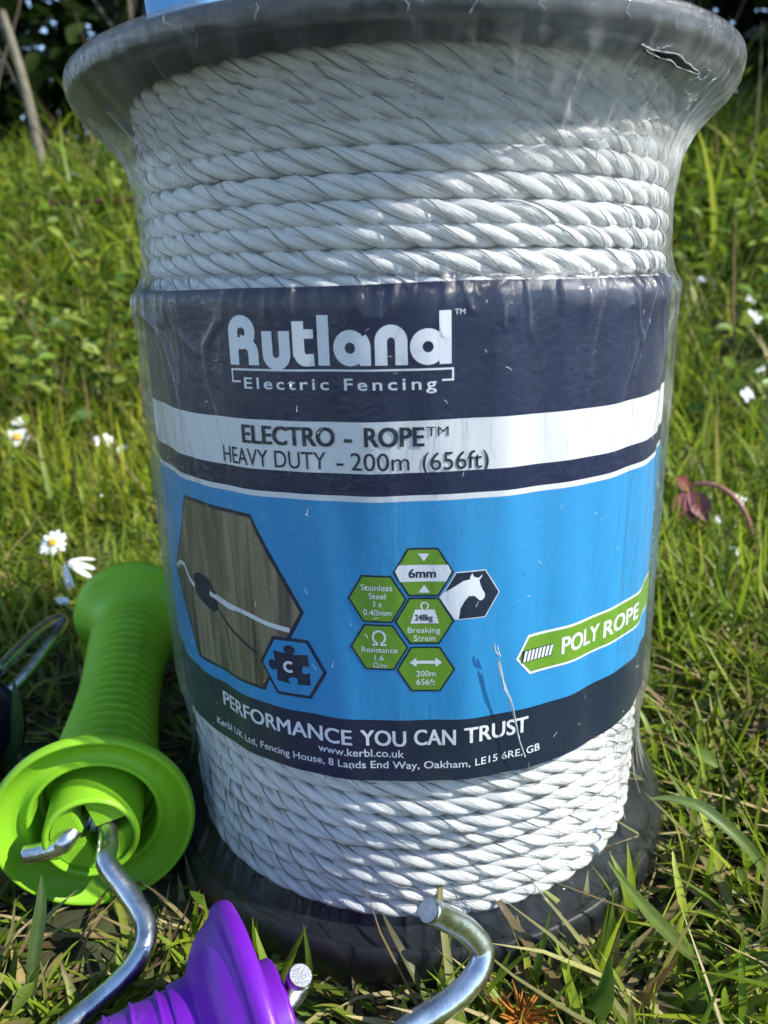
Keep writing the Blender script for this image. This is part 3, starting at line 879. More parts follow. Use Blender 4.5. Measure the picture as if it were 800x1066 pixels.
    for k in range(46):
        if k < 20: p0, z0 = rg.uniform(.85, .97), rg.uniform(.036, .0485)
        elif k < 30: p0, z0 = rg.uniform(.55, .63), rg.uniform(.044, .052)
        else: p0, z0 = rg.uniform(.40, .95), rg.uniform(.030, .044)
        a = rg.uniform(0, 2 * PI); ln = rg.uniform(.0015, .0045)
        pts = []
        for i in range(5):
            a += rg.uniform(-.9, .9)
            pts.append(on(p0, z0, .0003 + .0005 * rg.random()))
            p0 += math.cos(a) * ln / 4 / .095; z0 += math.sin(a) * ln / 4
        items.append((catmull(pts, 3), rg.uniform(.00006, .00016))); nm.append('frayed_strand')
    # lips of the slit
    for sg in (-1, 1):
        pts = [on(.720 + .140 * uu, (48.0 - .140 * uu * 5.5 + sg * max(0, .80 - .62 * abs(uu)) * (1 - .2 * uu)) / 1000, .0003) for uu in np.linspace(-1, 1, 12)]
        items.append((pts, [.00008 + .00010 * rg.random() for _ in pts])); nm.append('slit_lip')
    # long pulled strand low on the label and short nicks all over
    for k in range(5):
        pts = [(24.0, -103.6), (24.9, -109), (26.0, -113), (27.6, -118), (29.4, -125), (30.8, -131), (32.6, -138), (34.4, -145)]
        i0 = rg.randint(0, 2) if k else 2
        pts = pts[i0:i0 + rg.randint(4, 6)]
        items.append((catmull([on((s + rg.uniform(-.45, .45)) / 90, z / 1000, .0002 + .0004 * rg.random()) for s, z in pts], 4), rg.uniform(.00008, .0002))); nm.append('pulled_strand')
    items.append((catmull([on((s) / 90, z / 1000, .0003) for s, z in [(22.5, -98.5), (22.9, -101), (24.0, -102.4), (23.4, -99.6), (24.4, -103)]], 4), .0002)); nm.append('pulled_strand')
    items.append((catmull([on((s) / 90, z / 1000, .0003) for s, z in [(24.2, -105), (24.7, -108), (25.6, -112.6), (24.9, -109), (25.9, -114)]], 4), .00035)); nm.append('pulled_strand')
    for k in range(70):
        s0, z0 = rg.uniform(-85, 100), rg.uniform(-150, -4)
        a = rg.uniform(0, 2 * PI); ln = rg.uniform(.6, 2.0)
        items.append(([on((s0 + t * math.cos(a) * ln) / 90, (z0 + t * math.sin(a) * ln + .3 * math.sin(t * 3)) / 1000, .00012) for t in (0, .35, .7, 1)], .00005 + .00004 * rg.random())); nm.append('nick')
    for k in range(12):
        p0, z0 = rg.uniform(-.9, 1.1), rg.uniform(.0535, .0585)
        pts = [on(p0 + .02 * t * rg.uniform(-1, 1) + .006 * t, z0 - .0028 * t, .0003) for t in (0, .33, .66, 1)]
        items.append((pts, .00004 + .00004 * rg.random())); nm.append('nick')
    for it, nme in zip(items, nm): tube(nme, it[0], it[1], M_FRAY, o, 5)
build_film()

# ------------------------------------------------------------------ gate handles
HG = 'electric fence gate handles lying around the spool'
def handle(C, axis, mat, label, roll=0.0, RF=.034, LEN=.172, ribs=True, segs=96):
    """C: centre of front rim, axis: towards the rear"""
    C = Vector(C); ax = Vector(axis).normalized()
    e1 = Vector((0, 0, 1)).cross(ax).normalized() * -1      # to the right seen from the front
    e2 = Vector((0, 0, 1)); e2 = (e2 - ax * e2.dot(ax)).normalized()
    root = empty('gate_handle', (C.x, C.y, G0), label, 'gate handle', HG)
    k = RF / .034
    front = [(-.0072, .0136), (-.0080, .0146), (-.0072, .0157), (.006, .0160), (.0200, .0162), (.0200, .0198), (.0040, .0206), (.0026, .0213), (.0024, .0224), (.0036, .0231), (.0052, .0250), (.0042, .0280), (.0012, .0308), (-.0010, .0320), (-.0014, .0331), (0, .0340), (.0022, .0341), (.0036, .0332), (.0048, .0312),
            (.0062, .0302), (.0085, .0288), (.0110, .0262), (.0130, .0230), (.0142, .0205), (.0152, .0194), (.0170, .0190)]
    front = [(t * k, r * k) for t, r in round_prof(front, .0009, 3)]
    lathe('front_flange', front, C, ax, mat, root, segs)
    # inside of the boss: floor and four pads leaving a cross slot
    lathe('boss_floor', [(.012 * k, .0001), (.012 * k, .0138 * k), (-.0072 * k, .0137 * k)], C, ax, mat, root, segs)
    for q in range(4):
        bm = bmesh.new()
        g, ro = .0021 * k, .0137 * k
        pts = []
        a0 = math.asin(g / ro)
        pts.append((g, g))
        for i in range(9):
            a = a0 + (PI / 2 - 2 * a0) * i / 8
            pts.append((ro * math.cos(a), ro * math.sin(a)))
        rot = PI / 2 * q + roll
        loop = []
        for t in (-.0055 * k, .011 * k):
            loop.append([bm.verts.new(C + ax * t + e1 * (x * math.cos(rot) - y * math.sin(rot)) + e2 * (x * math.sin(rot) + y * math.cos(rot))) for x, y in pts])
        bm.faces.new(loop[0]); bm.faces.new(loop[1])
        n = len(pts)
        for i in range(n):
            bm.faces.new([loop[0][i], loop[0][(i + 1) % n], loop[1][(i + 1) % n], loop[1][i]])
        bmesh.ops.recalc_face_normals(bm, faces=bm.faces)
        bmesh.ops.bevel(bm, geom=[e for e in bm.edges], offset=.0005, segments=2, affect='EDGES', clamp_overlap=True)
        me = bpy.data.meshes.new('slot_pad'); bm.to_mesh(me); bm.free()
        link_mesh('slot_pad', me, mat, root)
    # ribbed grip: helical thread
    n, m = 72, 420
    t = np.linspace(.0165, LEN - .022, m)
    TH, TT = np.meshgrid(np.linspace(0, 2 * PI, n, endpoint=False), t, indexing='ij')
    prof = .0178 + .0012 * np.cos((TT - .0165) / (LEN - .0385) * PI * 2)
    pitch = .0066
    phs = ((TT + .0006 * np.cos(TH)) / pitch + .35 * TH / (2 * PI) * 0 + .12 * np.sin(TH)) % 1
    rib = np.exp(-((phs - .5) / .055) ** 2)
    inside = np.clip((TT - .019) / .003, 0, 1) * np.clip((LEN - .026 - TT) / .003, 0, 1)
    seam = np.exp(-((TH - SEAM) / .035) ** 2)
    Rg = (prof + inside * (.0010 * rib + .0002 * np.sin((phs) * PI)) + .0006 * seam * inside) * k
    if not ribs: Rg = (prof) * k
    A, E1, E2, C0 = (np.array(v) for v in (ax, e1, e2, C))
    V = C0 + TT[..., None] * A + Rg[..., None] * (np.cos(TH)[..., None] * E1 + np.sin(TH)[..., None] * E2)
    link_mesh('grip', np_mesh('grip', V.reshape(-1, 3), grid_faces(n, m, True, False)), mat, root)
    rear = [(LEN - .024, .0190), (LEN - .020, .0196), (LEN - .013, .0222), (LEN - .0075, .0270), (LEN - .004, .0305), (LEN, .0322), (LEN + .0035, .0322), (LEN + .006, .0305), (LEN + .0065, .026), (LEN + .0065, .008), (LEN + .0065, .0001)]
    rear = [(t_, r * k) for t_, r in round_prof(rear, .0012, 3)]
    lathe('rear_flange', rear, C, ax, mat, root, segs)
    return root, e1, e2, ax
def hook(root, path, r=.0034, name='hook', n=10):
    p = catmull(path, n)
    h = tube(name, p, r, M_STEEL, root, 20, True, chamfer=.0004)
    # sawn end face
    d = (p[-1] - p[-2]).normalized() if name == 'hook' else None
    return h, p
def cut_face(parent_root, hobj, p, r):
    d = (p[0] - p[1]).normalized()
    bm = bmesh.new()
    bmesh.ops.create_circle(bm, cap_ends=True, segments=20, radius=r * .86)
    for v in bm.verts: v.co.z += .00008 * random.random()
    mt = Matrix.Translation(p[0] + d * .00055) @ d.to_track_quat('Z', 'Y').to_matrix().to_4x4()
    bm.transform(mt)
    me = bpy.data.meshes.new('cut_end'); bm.to_mesh(me); bm.free()
    o = bpy.data.objects.new('cut_end', me); COL.objects.link(o); me.materials.append(M_CUT)
    o.parent = hobj
    me.transform(Matrix.Translation(-parent_root.location))

SEAM = 1.05
gC = (-.1112, -.0656, -.178)
gh, e1, e2, ga = handle(gC, (-.0432, .1723, .002), M_HANDLE, 'lime green ribbed handle with flared cup end, lying beside the rope spool', roll=.25, RF=.0340)
C = Vector(gC)
L3 = lambda a, b, t: C + e1 * a + e2 * b + ga * t
h, p = hook(gh, [(-.1318, -.0735, -.1835), (-.1262, -.0738, -.1822), (-.1200, -.0738, -.1800), L3(-.0078, .0005, -.0055), L3(-.0045, .002, .001), L3(-.003, .003, .010)])
cut_face(gh, h, p, .0034)
h2 = tube('spring_rod', [L3(-.0010, -.004, .002), L3(.0003, .001, .004), L3(.0016, .006, .0065)], .0021, M_STEEL, gh, 14)
hook(gh, [L3(.0044, .0012, .012), L3(.0047, .0010, .0), L3(.0055, .0002, -.0060), L3(.0058, -.0008, -.0120), (-.1005, -.0825, -.1800), (-.0925, -.0885, -.1855), (-.0860, -.0945, -.1895), (-.0835, -.1005, -.1925), (-.0850, -.1070, -.1950), (-.0905, -.1140, -.1975), (-.0990, -.1225, -.2000), (-.108, -.1300, -.2020), (-.118, -.1350, -.2030)])

SEAM = 2.0
pC = (-.0420, -.1338, -.1885)
pa = Vector((-.875, -.474, -.05))
phd, e1, e2, pa = handle(pC, pa, M_PURPLE, 'purple ribbed handle lying lowest in front of the rope spool', roll=.4, RF=.0335)
h, p = hook(phd, [(-.0305, -.1315, -.1723), (-.0335, -.1300, -.1800), (-.0400, -.1308, -.1860), (-.0470, -.1335, -.184)])
cut_face(phd, h, p, .0034)
h, p = hook(phd, [(.0033, -.1220, -.1607), (.0075, -.1190, -.1660), (.0135, -.1165, -.1725), (.0176, -.1166, -.1785), (.0174, -.1190, -.1820), (.0142, -.1222, -.1850), (.0085, -.1255, -.1878), (-.0017, -.1302, -.1905), (-.016, -.138, -.1930), (-.030, -.137, -.187), (-.047, -.1335, -.1775)], .0034)
cut_face(phd, h, p, .0034)

SEAM = 1.0
kC = (-.2040, .0120, -.186)
ka = Vector((-.02, -1.0, .0))
kh, e1, e2, ka = handle(kC, (.12, -1.0, -.01), M_BLACKH, 'dark navy handle lying mostly out of view behind the green handle', roll=.2, RF=.0290, LEN=.13)
hook(kh, [(-.2040, .0120, -.186), (-.1985, .0300, -.1865), (-.1930, .0451, -.185), (-.1925, .0750, -.1815), (-.1935, .0960, -.1800), (-.1956, .1049, -.1785), (-.1985, .1000, -.1765), (-.1998, .0800, -.1752), (-.1990, .0462, -.1750), (-.1990, .0400, -.1750)], .0030)

# ------------------------------------------------------------------ tub standing on the spool
def build_tub():
    cx, cy, z0 = -.0535, -.0600, .0604
    ang = math.radians(-14)
    bm = bmesh.new()
    rings = []
    for hgt, sx, sy in ((0, .0092, .0085), (.003, .0098, .0092), (.045, .0112, .0105), (.046, .0124, .0117), (.050, .0124, .0117), (.050, .0108, .0102), (.004, .0090, .0084)):
        ring = []
        for k in range(32):
            a = 2 * PI * k / 32
            cxs, sns = math.cos(a), math.sin(a)
            pw = .45
            x = sx * math.copysign(abs(cxs) ** pw, cxs); y = sy * math.copysign(abs(sns) ** pw, sns)
            ring.append(bm.verts.new((cx + x * math.cos(ang) - y * math.sin(ang), cy + x * math.sin(ang) + y * math.cos(ang), z0 + hgt)))
        rings.append(ring)
    for a, b in zip(rings[:-1], rings[1:]):
        for k in range(32):
            bm.faces.new([a[k], a[(k + 1) % 32], b[(k + 1) % 32], b[k]])
    bm.faces.new(rings[0][::-1]); bm.faces.new(rings[-1])
    bmesh.ops.recalc_face_normals(bm, faces=bm.faces)
    me = bpy.data.meshes.new('plastic_tub'); bm.to_mesh(me); bm.free()
    me.polygons.foreach_set('use_smooth', [True] * len(me.polygons))
    o = link_mesh('plastic_tub', me, M_TUB)
    tag(o, 'pale blue plastic tub standing on top of the black spool', 'tub')
build_tub()

# ------------------------------------------------------------------ grass
def blocked(x, y, m=0.0):
    """under the spool or the handles"""
    b = np.hypot(x, y) < .1035 + m
    def cap(p, q, r):
        p, q = np.array(p), np.array(q); d = q - p; t = np.clip(((x - p[0]) * d[0] + (y - p[1]) * d[1]) / (d @ d), 0, 1)
        return np.hypot(x - p[0] - t * d[0], y - p[1] - t * d[1]) < r
    b |= cap((-.1105, -.070), (-.1540, .1100), .030 + m)
    b |= cap((-.047, -.1335), (-.19, -.225), .027 + m)
    b |= cap((-.1935, .033), (-.178, -.10), .026 + m)
    return b

def blades(name, x, y, h, w, lean, curve, az, tint0, tint1, mat, segs=6, fold=.25):
    """each blade a curved, folded, tapering strip of three columns"""
    n = len(x)
    t = np.linspace(0, 1, segs + 1)
    th = lean[:, None] + curve[:, None] * t[None, :]                       # angle from vertical
    ds = h[:, None] / segs
    dz = np.cos(th) * ds; dr = np.sin(th) * ds
    zc = np.concatenate([np.zeros((n, 1)), np.cumsum(dz[:, :-1], 1)], 1)
    rc = np.concatenate([np.zeros((n, 1)), np.cumsum(dr[:, :-1], 1)], 1)
    tw = az[:, None] + (RNG.random((n, 1)) - .5) * 1.2 * t[None, :]
    g = ground_z(x, y)
    X = x[:, None] + rc * np.cos(tw); Y = y[:, None] + rc * np.sin(tw)
    Z = g[:, None] - .003 + np.maximum(zc, .001)
    prof = np.minimum(1, .55 + 1.6 * t) * np.clip((1 - t) * 2.2, 0.02, 1) ** .75
    ww = w[:, None] * prof[None, :] / 2
    sx, sy = -np.sin(tw), np.cos(tw)
    nz, nr = np.sin(th), -np.cos(th)                                        # blade normal in the bend plane
    V = np.empty((n, segs + 1, 3, 3), np.float32)
    for k, sgn in enumerate((-1, 0, 1)):
        lift = 0 if sgn == 0 else fold
        V[:, :, k, 0] = X + sgn * ww * sx + lift * ww * nr * np.cos(tw)
        V[:, :, k, 1] = Y + sgn * ww * sy + lift * ww * nr * np.sin(tw)
        V[:, :, k, 2] = Z + lift * ww * nz
    V = V.reshape(-1, 3)
    base = (np.arange(n) * (segs + 1) * 3)[:, None]
    q = []
    for i in range(segs):
        for k in range(2):
            q.append([i * 3 + k, i * 3 + k + 1, (i + 1) * 3 + k + 1, (i + 1) * 3 + k])
    Fc = (base[:, :, None] + np.array(q)[None]).reshape(-1, 4)
    me = np_mesh(name, V, Fc)
    col = tint0[:, None, :] * (1 - t[None, :, None]) + tint1[:, None, :] * t[None, :, None]
    col = np.repeat(col[:, :, None, :], 3, 2)
    col = col * np.array([.92, 1.06, .92])[None, None, :, None]
    attr(me, 'tint', np.concatenate([col, np.ones(col.shape[:3] + (1,))], -1), 'FLOAT_COLOR')
    return link_mesh(name, me, mat)

def scatter(n, x0, x1, y0, y1, clump=14, pw=1.0, seed=0, m=0.0):
    x = RNG.uniform(x0, x1, n * 2); y = RNG.uniform(y0, y1, n * 2)
    d = vnoise(x * clump + 300, y * clump + 300, seed) ** pw
    keep = (RNG.random(n * 2) < d * 1.3) & ~blocked(x, y, m)
    # only where the frame (with a generous margin) can see
    keep &= np.abs(x) < .24 + .62 * (y + .2866)
    return x[keep][:n], y[keep][:n]

GREENS = np.array([[.075, .125, .010], [.10, .155, .014], [.14, .19, .018], [.055, .10, .014], [.17, .21, .032], [.085, .14, .012]])
def greens(n, dry=.0):
    i = RNG.integers(0, len(GREENS), n)
    c = GREENS[i] * np.array([1.98, 1.92, 1.75]) * RNG.uniform(.7, 1.35, (n, 1))
    tip = c * np.array([1.25, 1.15, .9])
    d = RNG.random(n) < dry
    tip[d] = np.array([.32, .26, .10]) * RNG.uniform(.6, 1.1, (d.sum(), 1))
    base = c * .8 + np.array([.03, .03, .012]) * RNG.random((n, 1))
    return base, tip
STRAW = np.array([[.30, .23, .10], [.40, .33, .16], [.20, .14, .06], [.26, .25, .09], [.14, .10, .05]])

def build_grass():
    parts = []
    # short trodden turf close to the spool
    x, y = scatter(15000, -.36, .34, -.24, .34, 22, .6, 1, .001)
    n = len(x); near = np.clip((np.hypot(x, y) - .10) / .12, 0, 1); right = np.clip(x / .15, 0, 1)
    h = RNG.uniform(.018, .055, n) * (.65 + .5 * near) * (1 + .15 * right)
    front = y < -.12
    h = np.where(front, np.minimum(h, .034), h)
    hl = blocked(x, y, .028) & (x < 0)
    h = np.where(hl, np.minimum(h, .026), h)
    b, t = greens(n, .12)
    parts.append(blades('lawn_grass', x, y, h, RNG.uniform(.0014, .0036, n), RNG.uniform(.05, 1.15, n), RNG.uniform(-.2, 1.5, n), RNG.uniform(0, 2 * PI, n), b, t, M_GRASS))
    # middle distance
    x, y = scatter(14000, -.85, .80, .30, 1.15, 9, .7, 2)
    n = len(x)
    h = RNG.uniform(.035, .12, n)
    b, t = greens(n, .14); lf = (x < 0)[:, None]
    t = np.where(lf, t * np.array([1.2, 1.05, .9]), t)
    parts.append(blades('lawn_grass', x, y, h, RNG.uniform(.0018, .0060, n), RNG.uniform(.0, .95, n), RNG.uniform(-.3, 1.9, n), RNG.uniform(0, 2 * PI, n), b, t, M_GRASS))
    # long grass on the bank
    x, y = scatter(15000, -1.7, 1.6, .95, 2.2, 5, 1.0, 3)
    n = len(x)
    h = RNG.uniform(.06, .22, n) * (1 + .6 * (RNG.random(n) < .12))
    b, t = greens(n, .12)
    parts.append(blades('long_grass', x, y, h, RNG.uniform(.0025, .0085, n), RNG.uniform(.0, .7, n), RNG.uniform(.0, 2.1, n), RNG.uniform(0, 2 * PI, n), b, t, M_GRASS))
    # dead stalks standing among the green
    x, y = scatter(700, -1.3, 1.2, .45, 2.0, 4, 1.2, 33)
    n = len(x)
    c = STRAW[RNG.integers(0, len(STRAW), n)] * RNG.uniform(.7, 1.2, (n, 1))
    parts.append(blades('dry_stalks', x, y, RNG.uniform(.08, .30, n), RNG.uniform(.0014, .0036, n), RNG.uniform(0, .6, n), RNG.uniform(-.2, 1.2, n), RNG.uniform(0, 2 * PI, n), c * .8, c, M_DRY))
    tag(parts[-1], 'thin straw coloured stalks standing among the bank grass', 'dry grass')
    for o in parts: tag(o, kind='stuff')
    tag(parts[0], 'short trodden green grass around the spool', 'grass')
    tag(parts[1], 'sunlit lawn grass behind the spool', 'grass')
    tag(parts[2], 'long arching grass on the bank below the hedge', 'grass')
    # thatch
    x, y = scatter(11000, -.42, .40, -.24, .55, 20, .8, 4, -.004)
    n = len(x)
    c = STRAW[RNG.integers(0, len(STRAW), n)] * RNG.uniform(.5, 1.2, (n, 1))
    h = RNG.uniform(.02, .085, n); h = np.where(blocked(x, y, .03), np.minimum(h, .035), h)
    o = blades('dry_thatch', x, y, h, RNG.uniform(.0010, .0036, n), RNG.uniform(1.0, 1.5, n), RNG.uniform(-.15, .35, n), RNG.uniform(0, 2 * PI, n), c, c * 1.1, M_DRY, 4)
    tag(o, 'pale dry grass litter lying between the green blades', 'dry grass', kind='stuff')
    # pressed flat under and beside the handles and the spool foot
    x, y = scatter(5200, -.26, .16, -.24, .16, 30, .4, 14, -.022)
    n = len(x)
    c = STRAW[RNG.integers(0, len(STRAW), n)] * RNG.uniform(.3, 1.0, (n, 1)); gr = RNG.random(n) < .45
    c[gr] = greens(gr.sum())[0] * .8
    o = blades('pressed_grass', x, y, RNG.uniform(.015, .05, n), RNG.uniform(.0010, .0034, n), RNG.uniform(1.30, 1.56, n), RNG.uniform(-.05, .2, n), RNG.uniform(0, 2 * PI, n), c, c * 1.1, M_DRY, 4)
    tag(o, 'flattened mixed grass pressed down beside the handles', 'dry grass', kind='stuff')
build_grass()

def leaves(name, P, size, tints, mat, tilt=1.0, kind='stuff', aspect=.5, parent=None):
    """small pointed oval leaves, each folded along its midrib"""
    n = len(P)
    prof = [(0, .08), (.18, .62), (.42, 1.0), (.68, .82), (.88, .4), (1, .03)]
    az = RNG.uniform(0, 2 * PI, n); el = RNG.uniform(-.35, .9, n) * tilt; rl = RNG.uniform(-.9, .9, n) * tilt
    d = np.stack([np.cos(az) * np.cos(el), np.sin(az) * np.cos(el), np.sin(el)], -1)
    s0 = np.stack([-np.sin(az), np.cos(az), 0 * az], -1); u = np.cross(d, s0)
    s = s0 * np.cos(rl)[:, None] + u * np.sin(rl)[:, None]; u = np.cross(d, s)
    V = np.empty((n, len(prof), 3, 3), np.float32)
    for i, (t, w) in enumerate(prof):
        droop = -.22 * t * t
        c = P + size[:, None] * (d * t + u * droop)
        for k, sg in enumerate((-1, 0, 1)):
            V[:, i, k] = c + size[:, None] * (s * sg * w * aspect / 2 + u * (.10 * w if sg else 0))
    base = (np.arange(n) * len(prof) * 3)[:, None, None]
    q = np.array([[i * 3 + k, i * 3 + k + 1, (i + 1) * 3 + k + 1, (i + 1) * 3 + k] for i in range(len(prof) - 1) for k in range(2)])
    me = np_mesh(name, V.reshape(-1, 3), (base + q[None]).reshape(-1, 4))
    c = np.repeat(tints[:, None, :], len(prof) * 3, 1)
    attr(me, 'tint', np.concatenate([c, np.ones(c.shape[:2] + (1,))], -1), 'FLOAT_COLOR')
    return link_mesh(name, me, mat, parent)

def build_weeds():
    # low broad leaves in the turf
    x, y = scatter(1500, -.36, .36, -.24, .55, 12, 2.2, 8, .004)
    n = len(x)
    P = np.stack([x, y, ground_z(x, y) + RNG.uniform(.002, .022, n)], -1)
    o = leaves('ground_cover', P, RNG.uniform(.005, .013, n), greens(n)[0] * np.array([.6, .65, .7]), M_LEAF, .7)
    tag(o, 'small broad weed leaves low in the turf', 'weeds', kind='stuff')
    # leafy weeds among the taller grass, mostly up the bank
    x, y = scatter(9500, -1.3, 1.2, .55, 1.9, 5, 1.6, 9)
    n = len(x)
    P = np.stack([x, y, ground_z(x, y) + RNG.uniform(.02, .15, n)], -1)
    o = leaves('leafy_weeds', P, RNG.uniform(.012, .036, n), greens(n)[0] * np.array([.9, .95, 1.1]), M_LEAF, 1.0)
    tag(o, 'bright leafy weeds scattered through the grass on the bank', 'weeds', kind='stuff')
build_weeds()

# ------------------------------------------------------------------ hedge
def build_hedge():
    root = empty('hedge', (0, 2.6, .12), 'dark overgrown hedge of leaves and bare twigs behind the grass', 'hedge')
    n = 62000
    x = RNG.uniform(-3.2, 3.4, n); y = 1.95 + RNG.random(n) ** .8 * 1.3
    z = .10 + RNG.random(n) * 2.6
    d = vnoise(x * 3.2 + 50, z * 3.2 + 50, 21) * .65 + vnoise(x * 9 + 50, z * 9 + y * 3 + 50, 22) * .35
    keep = (d > .36) | (y > 2.75)
    # a ragged gap where the sky shows
    gap = ((x + 1.17) / .16) ** 2 + ((z - .90) / .15) ** 2 < 1.0
    keep &= ~(gap & (RNG.random(n) < .45))
    x, y, z = x[keep], y[keep], z[keep]
    bx, by, bz = RNG.uniform(-3.2, 3.4, 26000), RNG.uniform(3.0, 3.5, 26000), .1 + RNG.random(26000) * 1.6
    bk = ~(((bx + 1.55) / .30) ** 2 + ((bz - 1.08) / .26) ** 2 < 1.0) | (RNG.random(26000) < .25)
    x, y, z = np.concatenate([x, bx[bk]]), np.concatenate([y, by[bk]]), np.concatenate([z, bz[bk]])
    m = 26000          # unseen hedge wing on the right, added to shade hedge and bank
    wx, wy, wz = RNG.uniform(1.55, 2.7, m), RNG.uniform(1.0, 3.2, m), .05 + RNG.random(m) * 2.3
    wd = vnoise(wy * 3 + 90, wz * 3 + 90, 25) * .6 + vnoise(wy * 9 + wx * 4 + 90, wz * 9 + 90, 26) * .4
    k2 = wd > .40
    x, y, z = np.concatenate([x, wx[k2]]), np.concatenate([y, wy[k2]]), np.concatenate([z, wz[k2]])
    n = len(x)
    c = np.array([[.022, .045, .010], [.035, .06, .012], [.05, .08, .018], [.03, .035, .012]])[RNG.integers(0, 4, n)] * RNG.uniform(.6, 1.2, (n, 1))
    leaves('foliage', np.stack([x, y, z], -1), RNG.uniform(.04, .095, n), c, M_HEDGE, 1.3, parent=root, aspect=.62)
    rg = random.Random(4)
    for k in range(46):
        bx = rg.uniform(-2.0, 2.0); by = rg.uniform(1.75, 2.3); bz = float(ground_z(bx, by)) - .02
        dx, dy = rg.uniform(-.5, .5), rg.uniform(-.35, .25)
        ln = rg.uniform(.7, 1.5)
        pts = [(bx + dx * t + rg.uniform(-.04, .04), by + dy * t + rg.uniform(-.03, .03), bz + ln * t) for t in (0, .25, .5, .75, 1)]
        p = catmull(pts, 6)
        r0_ = rg.uniform(.004, .011)
        tube('twig', p, [r0_ * (1 - .75 * i / (len(p) - 1)) for i in range(len(p))], M_TWIG, root, 7)
    for k in range(22):                 # thin bare shoots at the foot of the hedge
        bx = rg.uniform(-1.15, -.55) if k % 4 else rg.uniform(.62, 1.0)
        by = rg.uniform(1.45, 1.75); bz = float(ground_z(bx, by)) - .02
        dx, dy, ln = rg.uniform(-.28, .28), rg.uniform(-.2, .15), rg.uniform(.35, .75)
        p = catmull([(bx + dx * t + rg.uniform(-.025, .025), by + dy * t + rg.uniform(-.02, .02), bz + ln * t) for t in (0, .25, .5, .75, 1)], 5)
        r0_ = rg.uniform(.0018, .0045)
        tube('twig', p, [r0_ * (1 - .7 * i / (len(p) - 1)) for i in range(len(p))], M_TWIG, root, 6)
build_hedge()
def weathered_stick():
    pts = [(-.755, 1.47, .10), (-.768, 1.48, .28), (-.783, 1.496, .38), (-.805, 1.521, .463), (-.835, 1.548, .56)]
    o = tube('stick', catmull(pts, 8), [.011 - .00008 * i for i in range(33)], M_STICK, None, 12)
    tag(o, 'thick pale grey stick leaning in the hedge at far left', 'stick')
weathered_stick()
def bramble():
    pts = [(-1.25, 1.30, .17), (-.95, 1.26, .165), (-.70, 1.22, .15), (-.42, 1.20, .145), (-.2, 1.2, .10), (-.1, 1.2, .0)]
    o = tube('bramble_stem', catmull(pts, 8), .0042, M_RUST, None, 7)
    tag(o, 'thin red brown bramble stem stretched across the grass left of the spool', 'stem')
bramble()

# ------------------------------------------------------------------ flowers and single blades
def daisy(loc, size, label, droop=.2, tilt=(0, 0), npet=11, yolk=True, open_=1.0, petal_w=.34):
    x, y, z = loc
    g = float(ground_z(x, y))
    root = empty('daisy', (x, y, g), label, 'flower', 'white wild flowers in the grass')
    q = Matrix.Rotation(tilt[0], 4, 'X') @ Matrix.Rotation(tilt[1], 4, 'Y')
    rg = random.Random(int(abs(x * 9999)) + 3)
    V, Fc = [], []
    for k in range(npet):
        a = 2 * PI * (k + rg.uniform(-.25, .25)) / npet
        L_ = size * rg.uniform(.8, 1.1); dr = droop + rg.uniform(-.25, .25)
        d = Vector((math.cos(a), math.sin(a), 0)); s = Vector((-math.sin(a), math.cos(a), 0))
        base = len(V)
        for t, w in ((.12, .25), (.4, .8), (.7, 1), (.92, .7), (1.0, .25)):
            zz_ = (math.sin(open_ * 0) + (1 - open_) * t) * size - dr * t * t * size
            c = d * (t * L_ * (.35 + .65 * open_)) + Vector((0, 0, zz_))
            for sg in (-1, 0, 1):
                v = c + s * sg * w * size * petal_w / 2 + Vector((0, 0, -.03 * size if sg == 0 else 0))
                V.append(Vector((x, y, z)) + (q @ v))
        for i in range(4):
            for j in range(2):
                Fc.append([base + i * 3 + j, base + i * 3 + j + 1, base + (i + 1) * 3 + j + 1, base + (i + 1) * 3 + j])
    me = bpy.data.meshes.new('petals'); me.from_pydata(V, [], Fc); me.polygons.foreach_set('use_smooth', [True] * len(Fc)); me.update()
    link_mesh('petals', me, M_PETAL, root)
    if yolk:
        bm = bmesh.new(); bmesh.ops.create_icosphere(bm, subdivisions=3, radius=size * .30)
        for v in bm.verts: v.co.z = v.co.z * .6 + .05 * size; v.co *= rg.uniform(.93, 1.07)
        bm.transform(Matrix.Translation((x, y, z)) @ q)
        me = bpy.data.meshes.new('flower_centre'); bm.to_mesh(me); bm.free()
        me.polygons.foreach_set('use_smooth', [True] * len(me.polygons))
        link_mesh('flower_centre', me, M_YOLK, root)
    bx, by = rg.uniform(-.012, .012), rg.uniform(-.004, .016)
    tube('stem', catmull([(x + bx, y + by, g - .004), (x + bx * .6, y + by * .7, (g + z) / 2), (x, y, z - .001)], 6), .0009, M_STEM, root, 7)
    return root
daisy((-.2184, .1673, -.168), .0135, 'white daisy with shaded drooping petals just left of the green handle', .75, (.5, -.5), 10, False, petal_w=.28)
daisy((-.2021, .1205, -.1755), .0058, 'small closed white flower bud above the bent wire hook', .2, (.2, .3), 7, False, .35, .7)
daisy((-.2492, .2156, -.170), .0100, 'open daisy showing its orange yellow centre, behind the drooping daisy', .15, (.75, .1), 13)
daisy((-.4237, .5267, -.1534), .0150, 'white daisy with yellow centre at the left edge of the photo', .2, (.7, .2), 12)
daisy((-.3236, .5125, -.1561), .0120, 'bright white daisy in sunlit grass near the spool, upper one of a pair', .3, (.8, .2), 9, False, .8, .5)
daisy((-.2867, .4707, -.1602), .0105, 'cup shaped white flower in sunlit grass beside the upper daisy', .1, (.5, -.4), 6, False, .5, .7)
daisy((-.2531, .3255, -.168), .0050, 'tiny white bud in the sunlit grass left of the label', .1, (.5, 0), 6, False, .4, .8)
daisy((.3734, .5683, -.1324), .0105, 'white flower at the right edge level with the white label stripe', .2, (.8, .1), 8, False, .8, .5)
